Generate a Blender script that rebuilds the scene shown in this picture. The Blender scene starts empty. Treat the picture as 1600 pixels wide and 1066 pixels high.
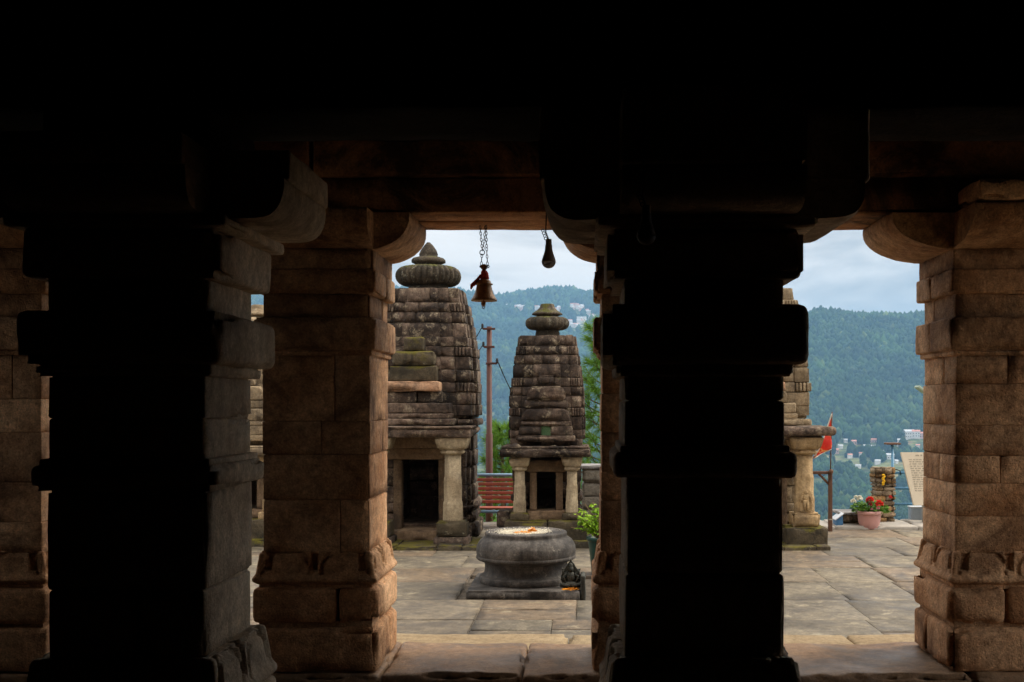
import bpy, math, random
import numpy as np

SC = bpy.context.scene
COL = SC.collection
R = math.radians
rng = random.Random(7)
nrng = np.random.default_rng(11)

# ------------------------------------------------------------------ noise
_P = np.random.default_rng(3).permutation(256)
_P = np.concatenate([_P, _P, _P])
_V = np.random.default_rng(4).random(256) * 2 - 1


def vnoise(p):
    p = np.asarray(p, float)
    i = np.floor(p).astype(int)
    f = p - i
    f = f * f * (3 - 2 * f)
    i &= 255
    x0, y0, z0 = i[:, 0], i[:, 1], i[:, 2]
    x1, y1, z1 = (x0 + 1) & 255, (y0 + 1) & 255, (z0 + 1) & 255

    def h(a, b, c):
        return _V[_P[_P[_P[a] + b] + c]]
    fx, fy, fz = f[:, 0], f[:, 1], f[:, 2]
    a = h(x0, y0, z0) * (1 - fx) + h(x1, y0, z0) * fx
    b = h(x0, y1, z0) * (1 - fx) + h(x1, y1, z0) * fx
    c = h(x0, y0, z1) * (1 - fx) + h(x1, y0, z1) * fx
    d = h(x0, y1, z1) * (1 - fx) + h(x1, y1, z1) * fx
    return (a * (1 - fy) + b * fy) * (1 - fz) + (c * (1 - fy) + d * fy) * fz


def fbm(p, octv=4):
    s, a, t = 0.0, 1.0, 0.0
    p = np.asarray(p, float)
    for _ in range(octv):
        s = s + a * vnoise(p)
        t += a
        a *= 0.5
        p = p * 2.03 + 17.3
    return s / t


# ------------------------------------------------------------------ mesh accumulators
class Acc:
    def __init__(self):
        self.v, self.q, self.t, self.n = [], [], [], 0

    def add(self, v, quads=None, tris=None):
        v = np.asarray(v, float).reshape(-1, 3)
        if quads is not None and len(quads):
            self.q.append(np.asarray(quads, int) + self.n)
        if tris is not None and len(tris):
            self.t.append(np.asarray(tris, int) + self.n)
        self.v.append(v)
        self.n += len(v)

    def build(self, name, mat, parent=None, smooth=True):
        me = bpy.data.meshes.new(name)
        v = np.concatenate(self.v) if self.v else np.zeros((0, 3))
        if parent is not None:
            p_ = parent
            while p_ is not None:
                v = v - np.array(p_.location)
                p_ = p_.parent
        q = np.concatenate(self.q) if self.q else np.zeros((0, 4), int)
        t = np.concatenate(self.t) if self.t else np.zeros((0, 3), int)
        me.vertices.add(len(v))
        me.vertices.foreach_set('co', v.astype(np.float32).ravel())
        loops = np.concatenate([q.ravel(), t.ravel()]).astype(np.int32)
        me.loops.add(len(loops))
        me.loops.foreach_set('vertex_index', loops)
        nf = len(q) + len(t)
        me.polygons.add(nf)
        starts = np.concatenate([np.arange(len(q)) * 4, len(q) * 4 + np.arange(len(t)) * 3]).astype(np.int32)
        me.polygons.foreach_set('loop_start', starts)
        me.polygons.foreach_set('use_smooth', np.full(nf, smooth, bool))
        me.update(calc_edges=True)
        me.validate()
        o = bpy.data.objects.new(name, me)
        me.materials.append(mat)
        COL.objects.link(o)
        if parent is not None:
            o.parent = parent
        return o


def _axis(L, r, cell):
    n = max(1, int(round((L - 2 * r) / cell)))
    mid = np.linspace(r, L - r, n + 1)
    return np.concatenate([[0, r * 0.35], mid, [L - r * 0.35, L]])


def rb(acc, x0, x1, y0, y1, z0, z1, r=0.02, cell=0.1, amp=0.004, ns=6.0, chip=0.0, fn=None, lean=0.0):
    """worn stone block: rounded box on a cube grid, displaced by noise; edges chipped"""
    L = np.array([x1 - x0, y1 - y0, z1 - z0])
    r = min(r, L.min() * 0.45)
    ax = [_axis(l, r, cell) for l in L]
    n = [len(a) for a in ax]
    vid, fs, keys = {}, [], []
    allk = []
    for d in range(3):
        e, f = (d + 1) % 3, (d + 2) % 3
        for side in (0, n[d] - 1):
            ii, jj = np.meshgrid(np.arange(n[e]), np.arange(n[f]), indexing='ij')
            k = np.zeros((n[e], n[f], 3), int)
            k[..., d] = side
            k[..., e] = ii
            k[..., f] = jj
            code = (k[..., 0] * n[1] + k[..., 1]) * n[2] + k[..., 2]
            a, b, c, dd = code[:-1, :-1], code[1:, :-1], code[1:, 1:], code[:-1, 1:]
            quad = np.stack([a, b, c, dd], -1).reshape(-1, 4)
            if side == 0:
                quad = quad[:, ::-1]
            fs.append(quad)
    fs = np.concatenate(fs)
    uq, inv = np.unique(fs, return_inverse=True)
    fs = inv.reshape(-1, 4)
    kx, rem = uq // (n[1] * n[2]), uq % (n[1] * n[2])
    ky, kz = rem // n[2], rem % n[2]
    p = np.stack([ax[0][kx], ax[1][ky], ax[2][kz]], -1)
    q = np.clip(p, r, L - r)
    d = p - q
    nn = np.linalg.norm(d, axis=1, keepdims=True)
    dirn = d / np.maximum(nn, 1e-9)
    p = q + r * dirn
    w = p + np.array([x0, y0, z0])
    if amp:
        ed = (np.abs(dirn) > 0.2).sum(1) > 1
        dis = fbm(w * ns + 3.1, 3) * amp
        if chip:
            c = np.maximum(0, fbm(w * 4.3 + 40.7, 3) - 0.12) * chip * 3
            dis = dis - np.where(ed, c, 0)
        w = w + dirn * dis[:, None]
    if fn is not None:
        w = fn(w)
    acc.add(w, quads=fs)


def lathe(acc, prof, cx, cy, n=32, fn=None, cap=True, amp=0.0, ns=8):
    prof = np.asarray(prof, float)
    th = np.linspace(0, 2 * math.pi, n, endpoint=False)
    m = len(prof)
    rr = prof[:, 0][:, None] * np.ones(n)[None]
    if fn is not None:
        rr = rr * fn(th)[None, :]
    x = cx + rr * np.cos(th)
    y = cy + rr * np.sin(th)
    z = prof[:, 1][:, None] * np.ones(n)[None]
    v = np.stack([x, y, z], -1).reshape(-1, 3)
    if amp:
        d = v - np.array([cx, cy, 0])
        d[:, 2] = 0
        d /= np.maximum(np.linalg.norm(d, axis=1, keepdims=True), 1e-6)
        v = v + d * (fbm(v * ns, 3) * amp)[:, None]
    i = np.arange(m - 1)[:, None] * n
    j = np.arange(n)[None]
    jn = (j + 1) % n
    q = np.stack([i + j, i + jn, i + n + jn, i + n + j], -1).reshape(-1, 4)
    tris = []
    if cap:
        v = np.concatenate([v, [[cx, cy, prof[0, 1]], [cx, cy, prof[-1, 1]]]])
        for k in range(n):
            tris.append((m * n, (k + 1) % n, k))
            tris.append((m * n + 1, (m - 1) * n + k, (m - 1) * n + (k + 1) % n))
    acc.add(v, quads=q, tris=tris)


def tube(acc, pts, rad, n=8, cap=True):
    pts = np.asarray(pts, float)
    m = len(pts)
    rad = np.full(m, rad) if np.isscalar(rad) else np.asarray(rad)
    T = np.gradient(pts, axis=0)
    T /= np.maximum(np.linalg.norm(T, axis=1, keepdims=True), 1e-9)
    up = np.array([0, 0, 1.0]) if abs(T[0, 2]) < 0.9 else np.array([1.0, 0, 0])
    vs = []
    for k in range(m):
        a = np.cross(T[k], up)
        a /= max(np.linalg.norm(a), 1e-9)
        b = np.cross(a, T[k])
        up = b if abs(np.dot(b, up)) > 0.1 else up
        th = np.linspace(0, 2 * math.pi, n, endpoint=False)
        vs.append(pts[k] + rad[k] * (np.cos(th)[:, None] * a + np.sin(th)[:, None] * b))
    v = np.concatenate(vs)
    i = np.arange(m - 1)[:, None] * n
    j = np.arange(n)[None]
    jn = (j + 1) % n
    q = np.stack([i + jn, i + j, i + n + j, i + n + jn], -1).reshape(-1, 4)
    tris = []
    if cap:
        v = np.concatenate([v, [pts[0], pts[-1]]])
        for k in range(n):
            tris.append((m * n, k, (k + 1) % n))
            tris.append((m * n + 1, (m - 1) * n + (k + 1) % n, (m - 1) * n + k))
    acc.add(v, quads=q, tris=tris)


def ring(acc, c, R0, r0, ax=(0, 0, 1), sx=1.0, n=14, m=6, side=None):
    ax = np.asarray(ax, float)
    ax /= np.linalg.norm(ax)
    a = np.asarray(side, float) if side is not None else np.cross(ax, [0.3, 0.5, 0.9])
    a /= np.linalg.norm(a)
    b = np.cross(ax, a)
    t = np.linspace(0, 2 * math.pi, n, endpoint=False)
    s = np.linspace(0, 2 * math.pi, m, endpoint=False)
    v = []
    for tt in t:
        rad = a * math.cos(tt) * sx + b * math.sin(tt)
        for ss in s:
            v.append(np.asarray(c) + rad * (R0 + r0 * math.cos(ss)) + ax * r0 * math.sin(ss))
    q = []
    for i in range(n):
        for j in range(m):
            q.append((i * m + j, ((i + 1) % n) * m + j, ((i + 1) % n) * m + (j + 1) % m, i * m + (j + 1) % m))
    acc.add(v, quads=q)


def ell(acc, c, s, n=14, m=9, amp=0.0, ns=9, rot=0.0):
    th = np.linspace(0, 2 * math.pi, n, endpoint=False)
    ph = np.linspace(0, math.pi, m + 2)[1:-1]
    v = [(0, 0, 1)]
    for p in ph:
        for t in th:
            v.append((math.sin(p) * math.cos(t), math.sin(p) * math.sin(t), math.cos(p)))
    v.append((0, 0, -1))
    v = np.array(v) * np.array(s)
    if rot:
        c_, s_ = math.cos(rot), math.sin(rot)
        v = np.stack([v[:, 0] * c_ - v[:, 2] * s_, v[:, 1], v[:, 0] * s_ + v[:, 2] * c_], -1)
    v = v + np.array(c)
    if amp:
        d = v - np.array(c)
        d /= np.linalg.norm(d, axis=1, keepdims=True)
        v = v + d * (fbm(v * ns, 3) * amp)[:, None]
    q, t3 = [], []
    for i in range(m - 1):
        for j in range(n):
            q.append((1 + i * n + j, 1 + (i + 1) * n + j, 1 + (i + 1) * n + (j + 1) % n, 1 + i * n + (j + 1) % n))
    last = 1 + m * n
    for j in range(n):
        t3.append((0, 1 + j, 1 + (j + 1) % n))
        t3.append((last, 1 + (m - 1) * n + (j + 1) % n, 1 + (m - 1) * n + j))
    acc.add(v, quads=q, tris=t3)


def prism(acc, poly, y0, y1):
    """extrude an x-z outline from y0 to y1"""
    poly = np.asarray(poly, float)
    n = len(poly)
    v = np.concatenate([np.stack([poly[:, 0], np.full(n, y0), poly[:, 1]], -1), np.stack([poly[:, 0], np.full(n, y1), poly[:, 1]], -1),
                        [[poly[:, 0].mean(), y0, poly[:, 1].mean()], [poly[:, 0].mean(), y1, poly[:, 1].mean()]]])
    q = [(i, (i + 1) % n, n + (i + 1) % n, n + i) for i in range(n)]
    t = [(2 * n, (i + 1) % n, i) for i in range(n)] + [(2 * n + 1, n + i, n + (i + 1) % n) for i in range(n)]
    acc.add(v, quads=q, tris=t)


# ------------------------------------------------------------------ tagging
def tag(o, label=None, cat=None, group=None, kind=None):
    if label: o['label'] = label
    if cat: o['category'] = cat
    if group: o['group'] = group
    if kind: o['kind'] = kind
    return o


def empty(name, loc, label=None, cat=None, group=None):
    o = bpy.data.objects.new(name, None)
    o.location = loc
    o.empty_display_size = 0.1
    COL.objects.link(o)
    return tag(o, label, cat, group)


# ------------------------------------------------------------------ materials
class NT:
    def __init__(self, name):
        self.m = bpy.data.materials.new(name)
        self.m.use_nodes = True
        self.nt = self.m.node_tree
        self.b = self.nt.nodes['Principled BSDF']
        self.out = self.nt.nodes['Material Output']

    def n(self, typ, props=None, **ins):
        nd = self.nt.nodes.new(typ)
        for k, v in (props or {}).items():
            setattr(nd, k, v)
        for k, v in ins.items():
            key = k.replace('_', ' ')
            s = nd.inputs[int(k[1:])] if k[0] == 'i' and k[1:].isdigit() else nd.inputs[key]
            self.set(s, v)
        return nd

    def set(self, s, v):
        if isinstance(v, bpy.types.NodeSocket):
            self.nt.links.new(v, s)
        elif isinstance(v, bpy.types.Node):
            self.nt.links.new(v.outputs[0], s)
        else:
            if isinstance(v, (tuple, list)) and len(v) == 3 and s.type == 'RGBA':
                v = (*v, 1)
            s.default_value = v

    def noise(self, vec, scale, detail=6, rough=0.6, dist=0.0):
        return self.n('ShaderNodeTexNoise', Vector=vec, Scale=scale, Detail=detail, Roughness=rough, Distortion=dist).outputs[0]

    def ramp(self, fac, *stops):
        nd = self.n('ShaderNodeValToRGB', i0=fac)
        e = nd.color_ramp.elements
        while len(e) < len(stops):
            e.new(0.5)
        for i, (p, c) in enumerate(stops):
            e[i].position = p
            e[i].color = (c, c, c, 1) if np.isscalar(c) else (*c, 1)
        return nd.outputs[0]

    def mix(self, fac, a, b, mode='MIX'):
        nd = self.n('ShaderNodeMix', {'data_type': 'RGBA', 'blend_type': mode})
        self.set(nd.inputs[0], fac)
        self.set(nd.inputs[6], a)
        self.set(nd.inputs[7], b)
        return nd.outputs[2]

    def math(self, op, a, b=0.0, clamp=False):
        nd = self.n('ShaderNodeMath', {'operation': op, 'use_clamp': clamp})
        self.set(nd.inputs[0], a)
        self.set(nd.inputs[1], b)
        return nd.outputs[0]

    def scale(self, vec, s):
        return self.n('ShaderNodeVectorMath', {'operation': 'MULTIPLY'}, i0=vec, i1=s).outputs[0]

    def geo(self):
        if not hasattr(self, '_g'):
            self._g = self.n('ShaderNodeNewGeometry')
        return self._g


def stone(name, c1, c2, scale=3.0, var=0.25, dark=None, dark_amt=0.4, lichen=None, lich_amt=0.4, moss=None, moss_amt=0.0,
          streak=0.0, rough=0.88, bump=0.5, bs=1.0, bdist=0.02, pits=0.3, gloss=0.0, hue=None, spec=0.25, con=0.35):
    t = NT(name)
    g = t.geo()
    pos = g.outputs['Position']
    rnd = g.outputs['Random Per Island']
    # every block gets its own offset in the texture
    off = t.n('ShaderNodeCombineXYZ', X=t.math('MULTIPLY', rnd, 13.0), Y=t.math('MULTIPLY', rnd, 7.0), Z=t.math('MULTIPLY', rnd, 5.0)).outputs[0]
    p2 = t.n('ShaderNodeVectorMath', {'operation': 'ADD'}, i0=pos, i1=off).outputs[0]
    n1 = t.noise(p2, scale, 9, 0.65, 0.4)
    col = t.ramp(n1, (0.36, c1), (0.64, c2))
    if hue is not None:
        h = t.math('FRACT', t.math('MULTIPLY', rnd, 7.31))
        col = t.mix(t.ramp(h, (0.55, 0.0), (0.8, 0.75)), col, hue)
    n2 = t.noise(p2, scale * 9, 8, 0.7)
    col = t.mix(1.0, col, t.ramp(n2, (0.3, 1 - con), (0.5, 1.0), (0.7, 1 + con)), 'MULTIPLY')
    n3 = t.noise(pos, scale * 40, 4, 0.6)
    col = t.mix(1.0, col, t.ramp(n3, (0.3, 1 - con * 0.7), (0.7, 1 + con * 0.6)), 'MULTIPLY')
    hv = t.n('ShaderNodeMapRange', i0=rnd, i3=1 - var, i4=1 + var).outputs[0]
    col = t.n('ShaderNodeHueSaturation', Value=hv, Color=col).outputs[0]
    if dark is not None:
        m = t.ramp(t.noise(pos, scale * 0.8, 10, 0.72, 0.8), (0.62 - dark_amt * 0.4, 0.0), (0.78 - dark_amt * 0.4, 1.0))
        col = t.mix(t.math('MULTIPLY', m, 0.9), col, dark)
    if streak:
        sv = t.scale(pos, (9, 9, 0.8))
        m = t.ramp(t.noise(sv, 1.3, 6, 0.6), (0.5, 0.0), (0.7, streak))
        col = t.mix(m, col, dark if dark is not None else (0.02, 0.018, 0.016))
    if lichen is not None:
        m = t.ramp(t.noise(p2, scale * 2.7, 12, 0.75, 0.3), (0.7 - lich_amt * 0.35, 0.0), (0.76 - lich_amt * 0.35, 1.0))
        m2 = t.ramp(t.noise(pos, scale * 18, 4, 0.6), (0.35, 0.2), (0.6, 1.0))
        col = t.mix(t.math('MULTIPLY', t.math('MULTIPLY', m, m2), 0.85), col, lichen)
    if moss is not None:
        nz = t.n('ShaderNodeSeparateXYZ', i0=g.outputs['Normal']).outputs[2]
        mm = t.math('ADD', t.noise(pos, scale * 1.1, 8, 0.7), t.math('MULTIPLY', nz, 0.18))
        m = t.ramp(mm, (0.78 - moss_amt * 0.45, 0.0), (0.9 - moss_amt * 0.45, 1.0))
        mc = t.mix(t.noise(pos, 40, 4), moss, tuple(c * 0.45 for c in moss))
        col = t.mix(t.math('MULTIPLY', m, 0.85), col, mc)
    t.set(t.b.inputs['Base Color'], col)
    if gloss:
        rr = t.ramp(t.noise(pos, 1.3, 5), (0.4, rough), (0.62, rough - gloss))
        t.set(t.b.inputs['Roughness'], rr)
    else:
        t.b.inputs['Roughness'].default_value = rough
    t.b.inputs['Specular IOR Level'].default_value = spec
    h1 = t.noise(p2, 22 * bs, 9, 0.7)
    h2 = t.math('ADD', t.noise(p2, 90 * bs, 4, 0.6), t.noise(t.scale(p2, (70 * bs, 70 * bs, 11 * bs)), 1.0, 5, 0.65))
    vo = t.n('ShaderNodeTexVoronoi', Vector=p2, Scale=45 * bs)
    pit = t.ramp(vo.outputs[0], (0.0, 0.0), (0.35, 1.0))
    hh = t.math('ADD', t.math('ADD', h1, t.math('MULTIPLY', h2, 0.35)), t.math('MULTIPLY', pit, pits * 0.35))
    bp = t.n('ShaderNodeBump', Strength=bump, Distance=bdist, Height=hh)
    t.set(t.b.inputs['Normal'], bp.outputs[0])
    return t.m


def plain(name, col, rough=0.6, metal=0.0, var=0.15, bump=0.1, ns=30, rust=None, rust_amt=0.4):
    t = NT(name)
    g = t.geo()
    pos = g.outputs['Position']
    n = t.noise(pos, ns, 6, 0.65)
    c = t.mix(1.0, col, t.ramp(n, (0.3, 1 - var), (0.7, 1 + var)), 'MULTIPLY')
    if rust:
        m = t.ramp(t.noise(pos, ns * 0.6, 9, 0.7), (0.65 - rust_amt * 0.4, 0.0), (0.72 - rust_amt * 0.4, 1.0))
        c = t.mix(m, c, rust)
    t.set(t.b.inputs['Base Color'], c)
    t.b.inputs['Roughness'].default_value = rough
    t.b.inputs['Metallic'].default_value = metal
    t.b.inputs['Specular IOR Level'].default_value = 0.35
    if bump:
        t.set(t.b.inputs['Normal'], t.n('ShaderNodeBump', Strength=bump, Distance=0.01, Height=n).outputs[0])
    return t.m


def leafy(name, c1, c2, trans=0.35, rough=0.55):
    t = NT(name)
    g = t.geo()
    rnd = g.outputs['Random Per Island']
    col = t.mix(rnd, c1, c2)
    n = t.noise(g.outputs['Position'], 6, 4)
    col = t.mix(1.0, col, t.ramp(n, (0.3, 0.75), (0.7, 1.25)), 'MULTIPLY')
    t.set(t.b.inputs['Base Color'], col)
    t.b.inputs['Roughness'].default_value = rough
    t.b.inputs['Specular IOR Level'].default_value = 0.25
    tr = t.n('ShaderNodeBsdfTranslucent', Color=col)
    mx = t.n('ShaderNodeMixShader', Fac=trans)
    t.nt.links.new(t.b.outputs[0], mx.inputs[1])
    t.nt.links.new(tr.outputs[0], mx.inputs[2])
    t.nt.links.new(mx.outputs[0], t.out.inputs[0])
    return t.m


M = {}
M['pillar'] = stone('brown_sandstone', (0.345, 0.170, 0.078), (0.60, 0.375, 0.215), 2.2, 0.22, dark=(0.11, 0.055, 0.03), dark_amt=0.3, bump=1.0, bdist=0.014, pits=0.8, con=0.45)
M['inner'] = stone('grey_brown_pillar_stone', (0.42, 0.305, 0.20), (0.65, 0.50, 0.345), 2.5, 0.12, dark=(0.14, 0.105, 0.075), dark_amt=0.15, streak=0.25, bump=0.7, bdist=0.012, pits=0.5)
M['beam'] = stone('beam_stone', (0.36, 0.16, 0.07), (0.54, 0.28, 0.135), 2.0, 0.1, dark=(0.04, 0.026, 0.018), dark_amt=0.4, bump=0.6)
M['shade_dark'] = stone('painted_shade_stone', (0.010, 0.007, 0.005), (0.024, 0.016, 0.012), 1.5, 0.1, bump=0.5, spec=0.03)  # near-black base colour: the hall's deep shade is painted into the stone
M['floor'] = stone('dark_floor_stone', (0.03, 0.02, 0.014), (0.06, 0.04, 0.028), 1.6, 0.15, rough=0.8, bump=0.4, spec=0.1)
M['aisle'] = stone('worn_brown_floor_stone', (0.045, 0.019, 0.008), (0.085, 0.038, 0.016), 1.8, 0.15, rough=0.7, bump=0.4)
M['sill'] = stone('worn_threshold_stone', (0.17, 0.098, 0.052), (0.28, 0.18, 0.105), 2.2, 0.1, dark=(0.12, 0.10, 0.085), dark_amt=0.3, rough=0.72, gloss=0.4, bump=0.55, bdist=0.015)
M['step'] = stone('sandy_step_stone', (0.25, 0.18, 0.10), (0.36, 0.275, 0.165), 3.0, 0.1, dark=(0.22, 0.14, 0.08), dark_amt=0.15, bump=0.5)
M['pave'] = stone('courtyard_flagstone', (0.115, 0.098, 0.071), (0.235, 0.198, 0.138), 1.5, 0.18, dark=(0.075, 0.066, 0.056), dark_amt=0.42, lichen=(0.36, 0.31, 0.21), lich_amt=0.36, rough=0.75, gloss=0.3, con=0.45, bump=0.45, bdist=0.012, pits=0.15, hue=(0.185, 0.132, 0.084))
M['subbase'] = stone('dark_joint_gravel', (0.07, 0.056, 0.042), (0.15, 0.125, 0.095), 9, 0.2, bump=0.9, bs=1.0, bdist=0.04)
M['shrine'] = stone('weathered_dark_shrine_stone', (0.062, 0.041, 0.030), (0.19, 0.135, 0.098), 2.6, 0.5, dark=(0.018, 0.014, 0.012), dark_amt=0.45, lichen=(0.34, 0.275, 0.19), lich_amt=0.46, moss=(0.10, 0.09, 0.022), moss_amt=0.12, streak=0.7, con=0.5, bump=0.9, bdist=0.02, pits=0.6)
M['shrine_mossy'] = stone('mossy_shrine_stone', (0.045, 0.035, 0.022), (0.125, 0.098, 0.06), 3.2, 0.2, dark=(0.035, 0.03, 0.02), dark_amt=0.4, lichen=(0.4, 0.37, 0.26), lich_amt=0.26, moss=(0.16, 0.14, 0.014), moss_amt=0.44, bump=0.9, bdist=0.02)
M['finial'] = stone('dark_lichened_finial_stone', (0.036, 0.029, 0.021), (0.105, 0.083, 0.057), 5, 0.1, dark=(0.02, 0.017, 0.012), dark_amt=0.4, lichen=(0.36, 0.34, 0.26), lich_amt=0.34, moss=(0.11, 0.115, 0.014), moss_amt=0.34, streak=0.5, bump=0.9, con=0.5)
M['shrine_tan'] = stone('pale_shrine_stone', (0.212, 0.157, 0.093), (0.357, 0.276, 0.174), 2.8, 0.2, dark=(0.08, 0.062, 0.045), dark_amt=0.32, lichen=(0.48, 0.42, 0.32), lich_amt=0.2, streak=0.35, bump=0.8, bdist=0.02)
M['column'] = stone('pale_column_stone', (0.317, 0.245, 0.154), (0.499, 0.413, 0.278), 3.0, 0.12, dark=(0.14, 0.11, 0.08), dark_amt=0.2, streak=0.4, bump=0.6)
M['column_warm'] = stone('warm_column_stone', (0.322, 0.216, 0.106), (0.478, 0.340, 0.184), 3.0, 0.12, dark=(0.14, 0.10, 0.06), dark_amt=0.25, streak=0.3, bump=0.6)
M['frame'] = stone('brown_door_stone', (0.14, 0.09, 0.055), (0.26, 0.18, 0.11), 3.0, 0.2, dark=(0.05, 0.036, 0.026), dark_amt=0.3, bump=0.6)
M['ochre'] = stone('ochre_slab_stone', (0.36, 0.2, 0.115), (0.46, 0.29, 0.18), 4.0, 0.1, dark=(0.08, 0.06, 0.045), dark_amt=0.35, bump=0.8)
M['drum'] = stone('dark_grey_altar_stone', (0.060, 0.053, 0.047), (0.17, 0.152, 0.132), 2.0, 0.04, dark=(0.016, 0.014, 0.013), dark_amt=0.4, lichen=(0.34, 0.31, 0.265), lich_amt=0.3, streak=0.7, con=0.5, rough=0.7, bump=0.45, bdist=0.012)
M['idol'] = stone('black_idol_stone', (0.03, 0.032, 0.026), (0.075, 0.075, 0.06), 8, 0.1, rough=0.6, bump=0.5)
M['wallstone'] = stone('grey_dry_wall_stone', (0.208, 0.184, 0.148), (0.336, 0.304, 0.248), 3, 0.2, dark=(0.1, 0.085, 0.07), dark_amt=0.3, bump=0.7)
M['drystone'] = stone('rubble_pillar_stone', (0.16, 0.115, 0.075), (0.32, 0.25, 0.17), 4, 0.4, dark=(0.06, 0.045, 0.03), dark_amt=0.3, bump=0.8, hue=(0.36, 0.2, 0.075))
M['mortar'] = stone('dark_mortar', (0.035, 0.028, 0.022), (0.07, 0.055, 0.04), 6, 0.1, bump=0.6)
M['slate'] = stone('grey_slate_slab', (0.22, 0.21, 0.205), (0.33, 0.32, 0.31), 3, 0.1, bump=0.4)
M['bronze'] = plain('aged_bronze', (0.36, 0.23, 0.13), 0.42, 0.3, 0.3, 0.2, 60)
M['iron'] = plain('black_iron', (0.035, 0.032, 0.03), 0.5, 0.7, 0.2, 0.1, 80)
M['redcloth'] = plain('red_cloth', (0.62, 0.07, 0.05), 0.85, 0, 0.25, 0.4, 60)
M['bulb_body'] = plain('dark_bulb_housing', (0.55, 0.42, 0.33), 0.5, 0, 0.1, 0.02)
M['bulb_shaded'] = plain('shade_darkened_bulb', (0.09, 0.055, 0.045), 0.6, 0, 0.1, 0.02)  # darker copy of the bulb colour, standing in for shade
M['bulb_glass'] = leafy('frosted_bulb_diffuser', (0.86, 0.80, 0.76), (0.88, 0.82, 0.78), 0.75)
M['rustpole'] = plain('red_oxide_pole_paint', (0.075, 0.024, 0.016), 0.6, 0.0, 0.2, 0.15, 8, rust=(0.05, 0.02, 0.014), rust_amt=0.3)
M['redslat'] = plain('red_painted_slats', (0.36, 0.10, 0.065), 0.5, 0, 0.2, 0.1, 14)
M['railblue'] = plain('blue_grey_pipe_paint', (0.19, 0.30, 0.42), 0.45, 0.0, 0.12, 0.05, 20)
M['blue'] = plain('blue_railing_paint', (0.10, 0.27, 0.44), 0.45, 0.0, 0.15, 0.05, 20)
M['brownpost'] = plain('brown_painted_steel', (0.13, 0.065, 0.04), 0.6, 0, 0.2, 0.1, 15, rust=(0.3, 0.15, 0.09), rust_amt=0.1)
M['bluebin'] = plain('blue_sheet_metal', (0.06, 0.18, 0.36), 0.5, 0, 0.15, 0.05, 15)
M['palelid'] = plain('pale_painted_metal', (0.62, 0.66, 0.70), 0.5, 0, 0.06, 0.03, 15)
M['greybox'] = plain('grey_metal_box', (0.30, 0.36, 0.43), 0.5, 0, 0.08, 0.03, 15)
M['cream'] = plain('cream_notice_stone', (0.70, 0.62, 0.48), 0.7, 0, 0.07, 0.06, 12)
M['ink'] = plain('engraved_dark_lettering', (0.16, 0.13, 0.09), 0.8, 0, 0.1, 0.0)
M['concrete'] = plain('pale_concrete', (0.375, 0.345, 0.300), 0.85, 0, 0.15, 0.2, 12)
M['pinkpot'] = plain('pink_plastic_planter', (0.62, 0.34, 0.31), 0.5, 0, 0.06, 0.02, 12)
M['greenpot'] = plain('dark_green_plastic_pot', (0.012, 0.055, 0.04), 0.4, 0, 0.1, 0.02, 12)
M['soil'] = plain('potting_soil', (0.05, 0.035, 0.022), 0.95, 0, 0.4, 0.8, 60)
M['lampgreen'] = plain('pale_green_lamp_housing', (0.36, 0.44, 0.34), 0.5, 0, 0.05, 0.02)
M['marigold'] = plain('marigold_petals', (0.75, 0.28, 0.01), 0.7, 0, 0.3, 0.2, 90)
M['rice'] = plain('scattered_rice_grains', (0.70, 0.65, 0.52), 0.8, 0, 0.15, 0.1, 90)
M['paste'] = stone('dried_rice_paste', (0.20, 0.18, 0.14), (0.58, 0.52, 0.38), 9, 0.05, dark=(0.10, 0.095, 0.09), dark_amt=0.3, bump=0.6)
M['leaf_lime'] = leafy('lime_green_leaf', (0.22, 0.42, 0.02), (0.38, 0.58, 0.05), 0.4)
M['leaf_pot'] = leafy('geranium_leaf', (0.06, 0.16, 0.018), (0.16, 0.30, 0.04), 0.3)
M['petal_red'] = leafy('red_petal', (0.65, 0.03, 0.025), (0.75, 0.07, 0.05), 0.25)
M['petal_white'] = leafy('white_petal', (0.75, 0.74, 0.66), (0.85, 0.83, 0.72), 0.25)
M['petal_pink'] = leafy('pink_petal', (0.7, 0.3, 0.36), (0.78, 0.45, 0.5), 0.25)
M['stem'] = plain('dry_brown_stem', (0.20, 0.13, 0.06), 0.8, 0, 0.2, 0.1, 40)
M['needle'] = leafy('pine_needle', (0.07, 0.17, 0.02), (0.20, 0.36, 0.04), 0.35)
M['bark'] = stone('pine_bark', (0.07, 0.045, 0.03), (0.17, 0.11, 0.07), 8, 0.1, bump=1.0, bdist=0.03)
M['houseW'] = plain('whitewashed_wall', (0.78, 0.77, 0.75), 0.8, 0, 0.05, 0.0, 0.3)
M['houseP'] = plain('pink_wall', (0.75, 0.52, 0.48), 0.8, 0, 0.05, 0.0, 0.3)
M['roofR'] = plain('faded_red_roof', (0.55, 0.26, 0.21), 0.7, 0, 0.1, 0.0, 0.3)
M['roofG'] = plain('grey_tin_roof', (0.50, 0.53, 0.56), 0.5, 0, 0.1, 0.0, 0.3)
M['wing'] = plain('dark_window_glass', (0.03, 0.035, 0.04), 0.2, 0, 0.1, 0.0)


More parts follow.
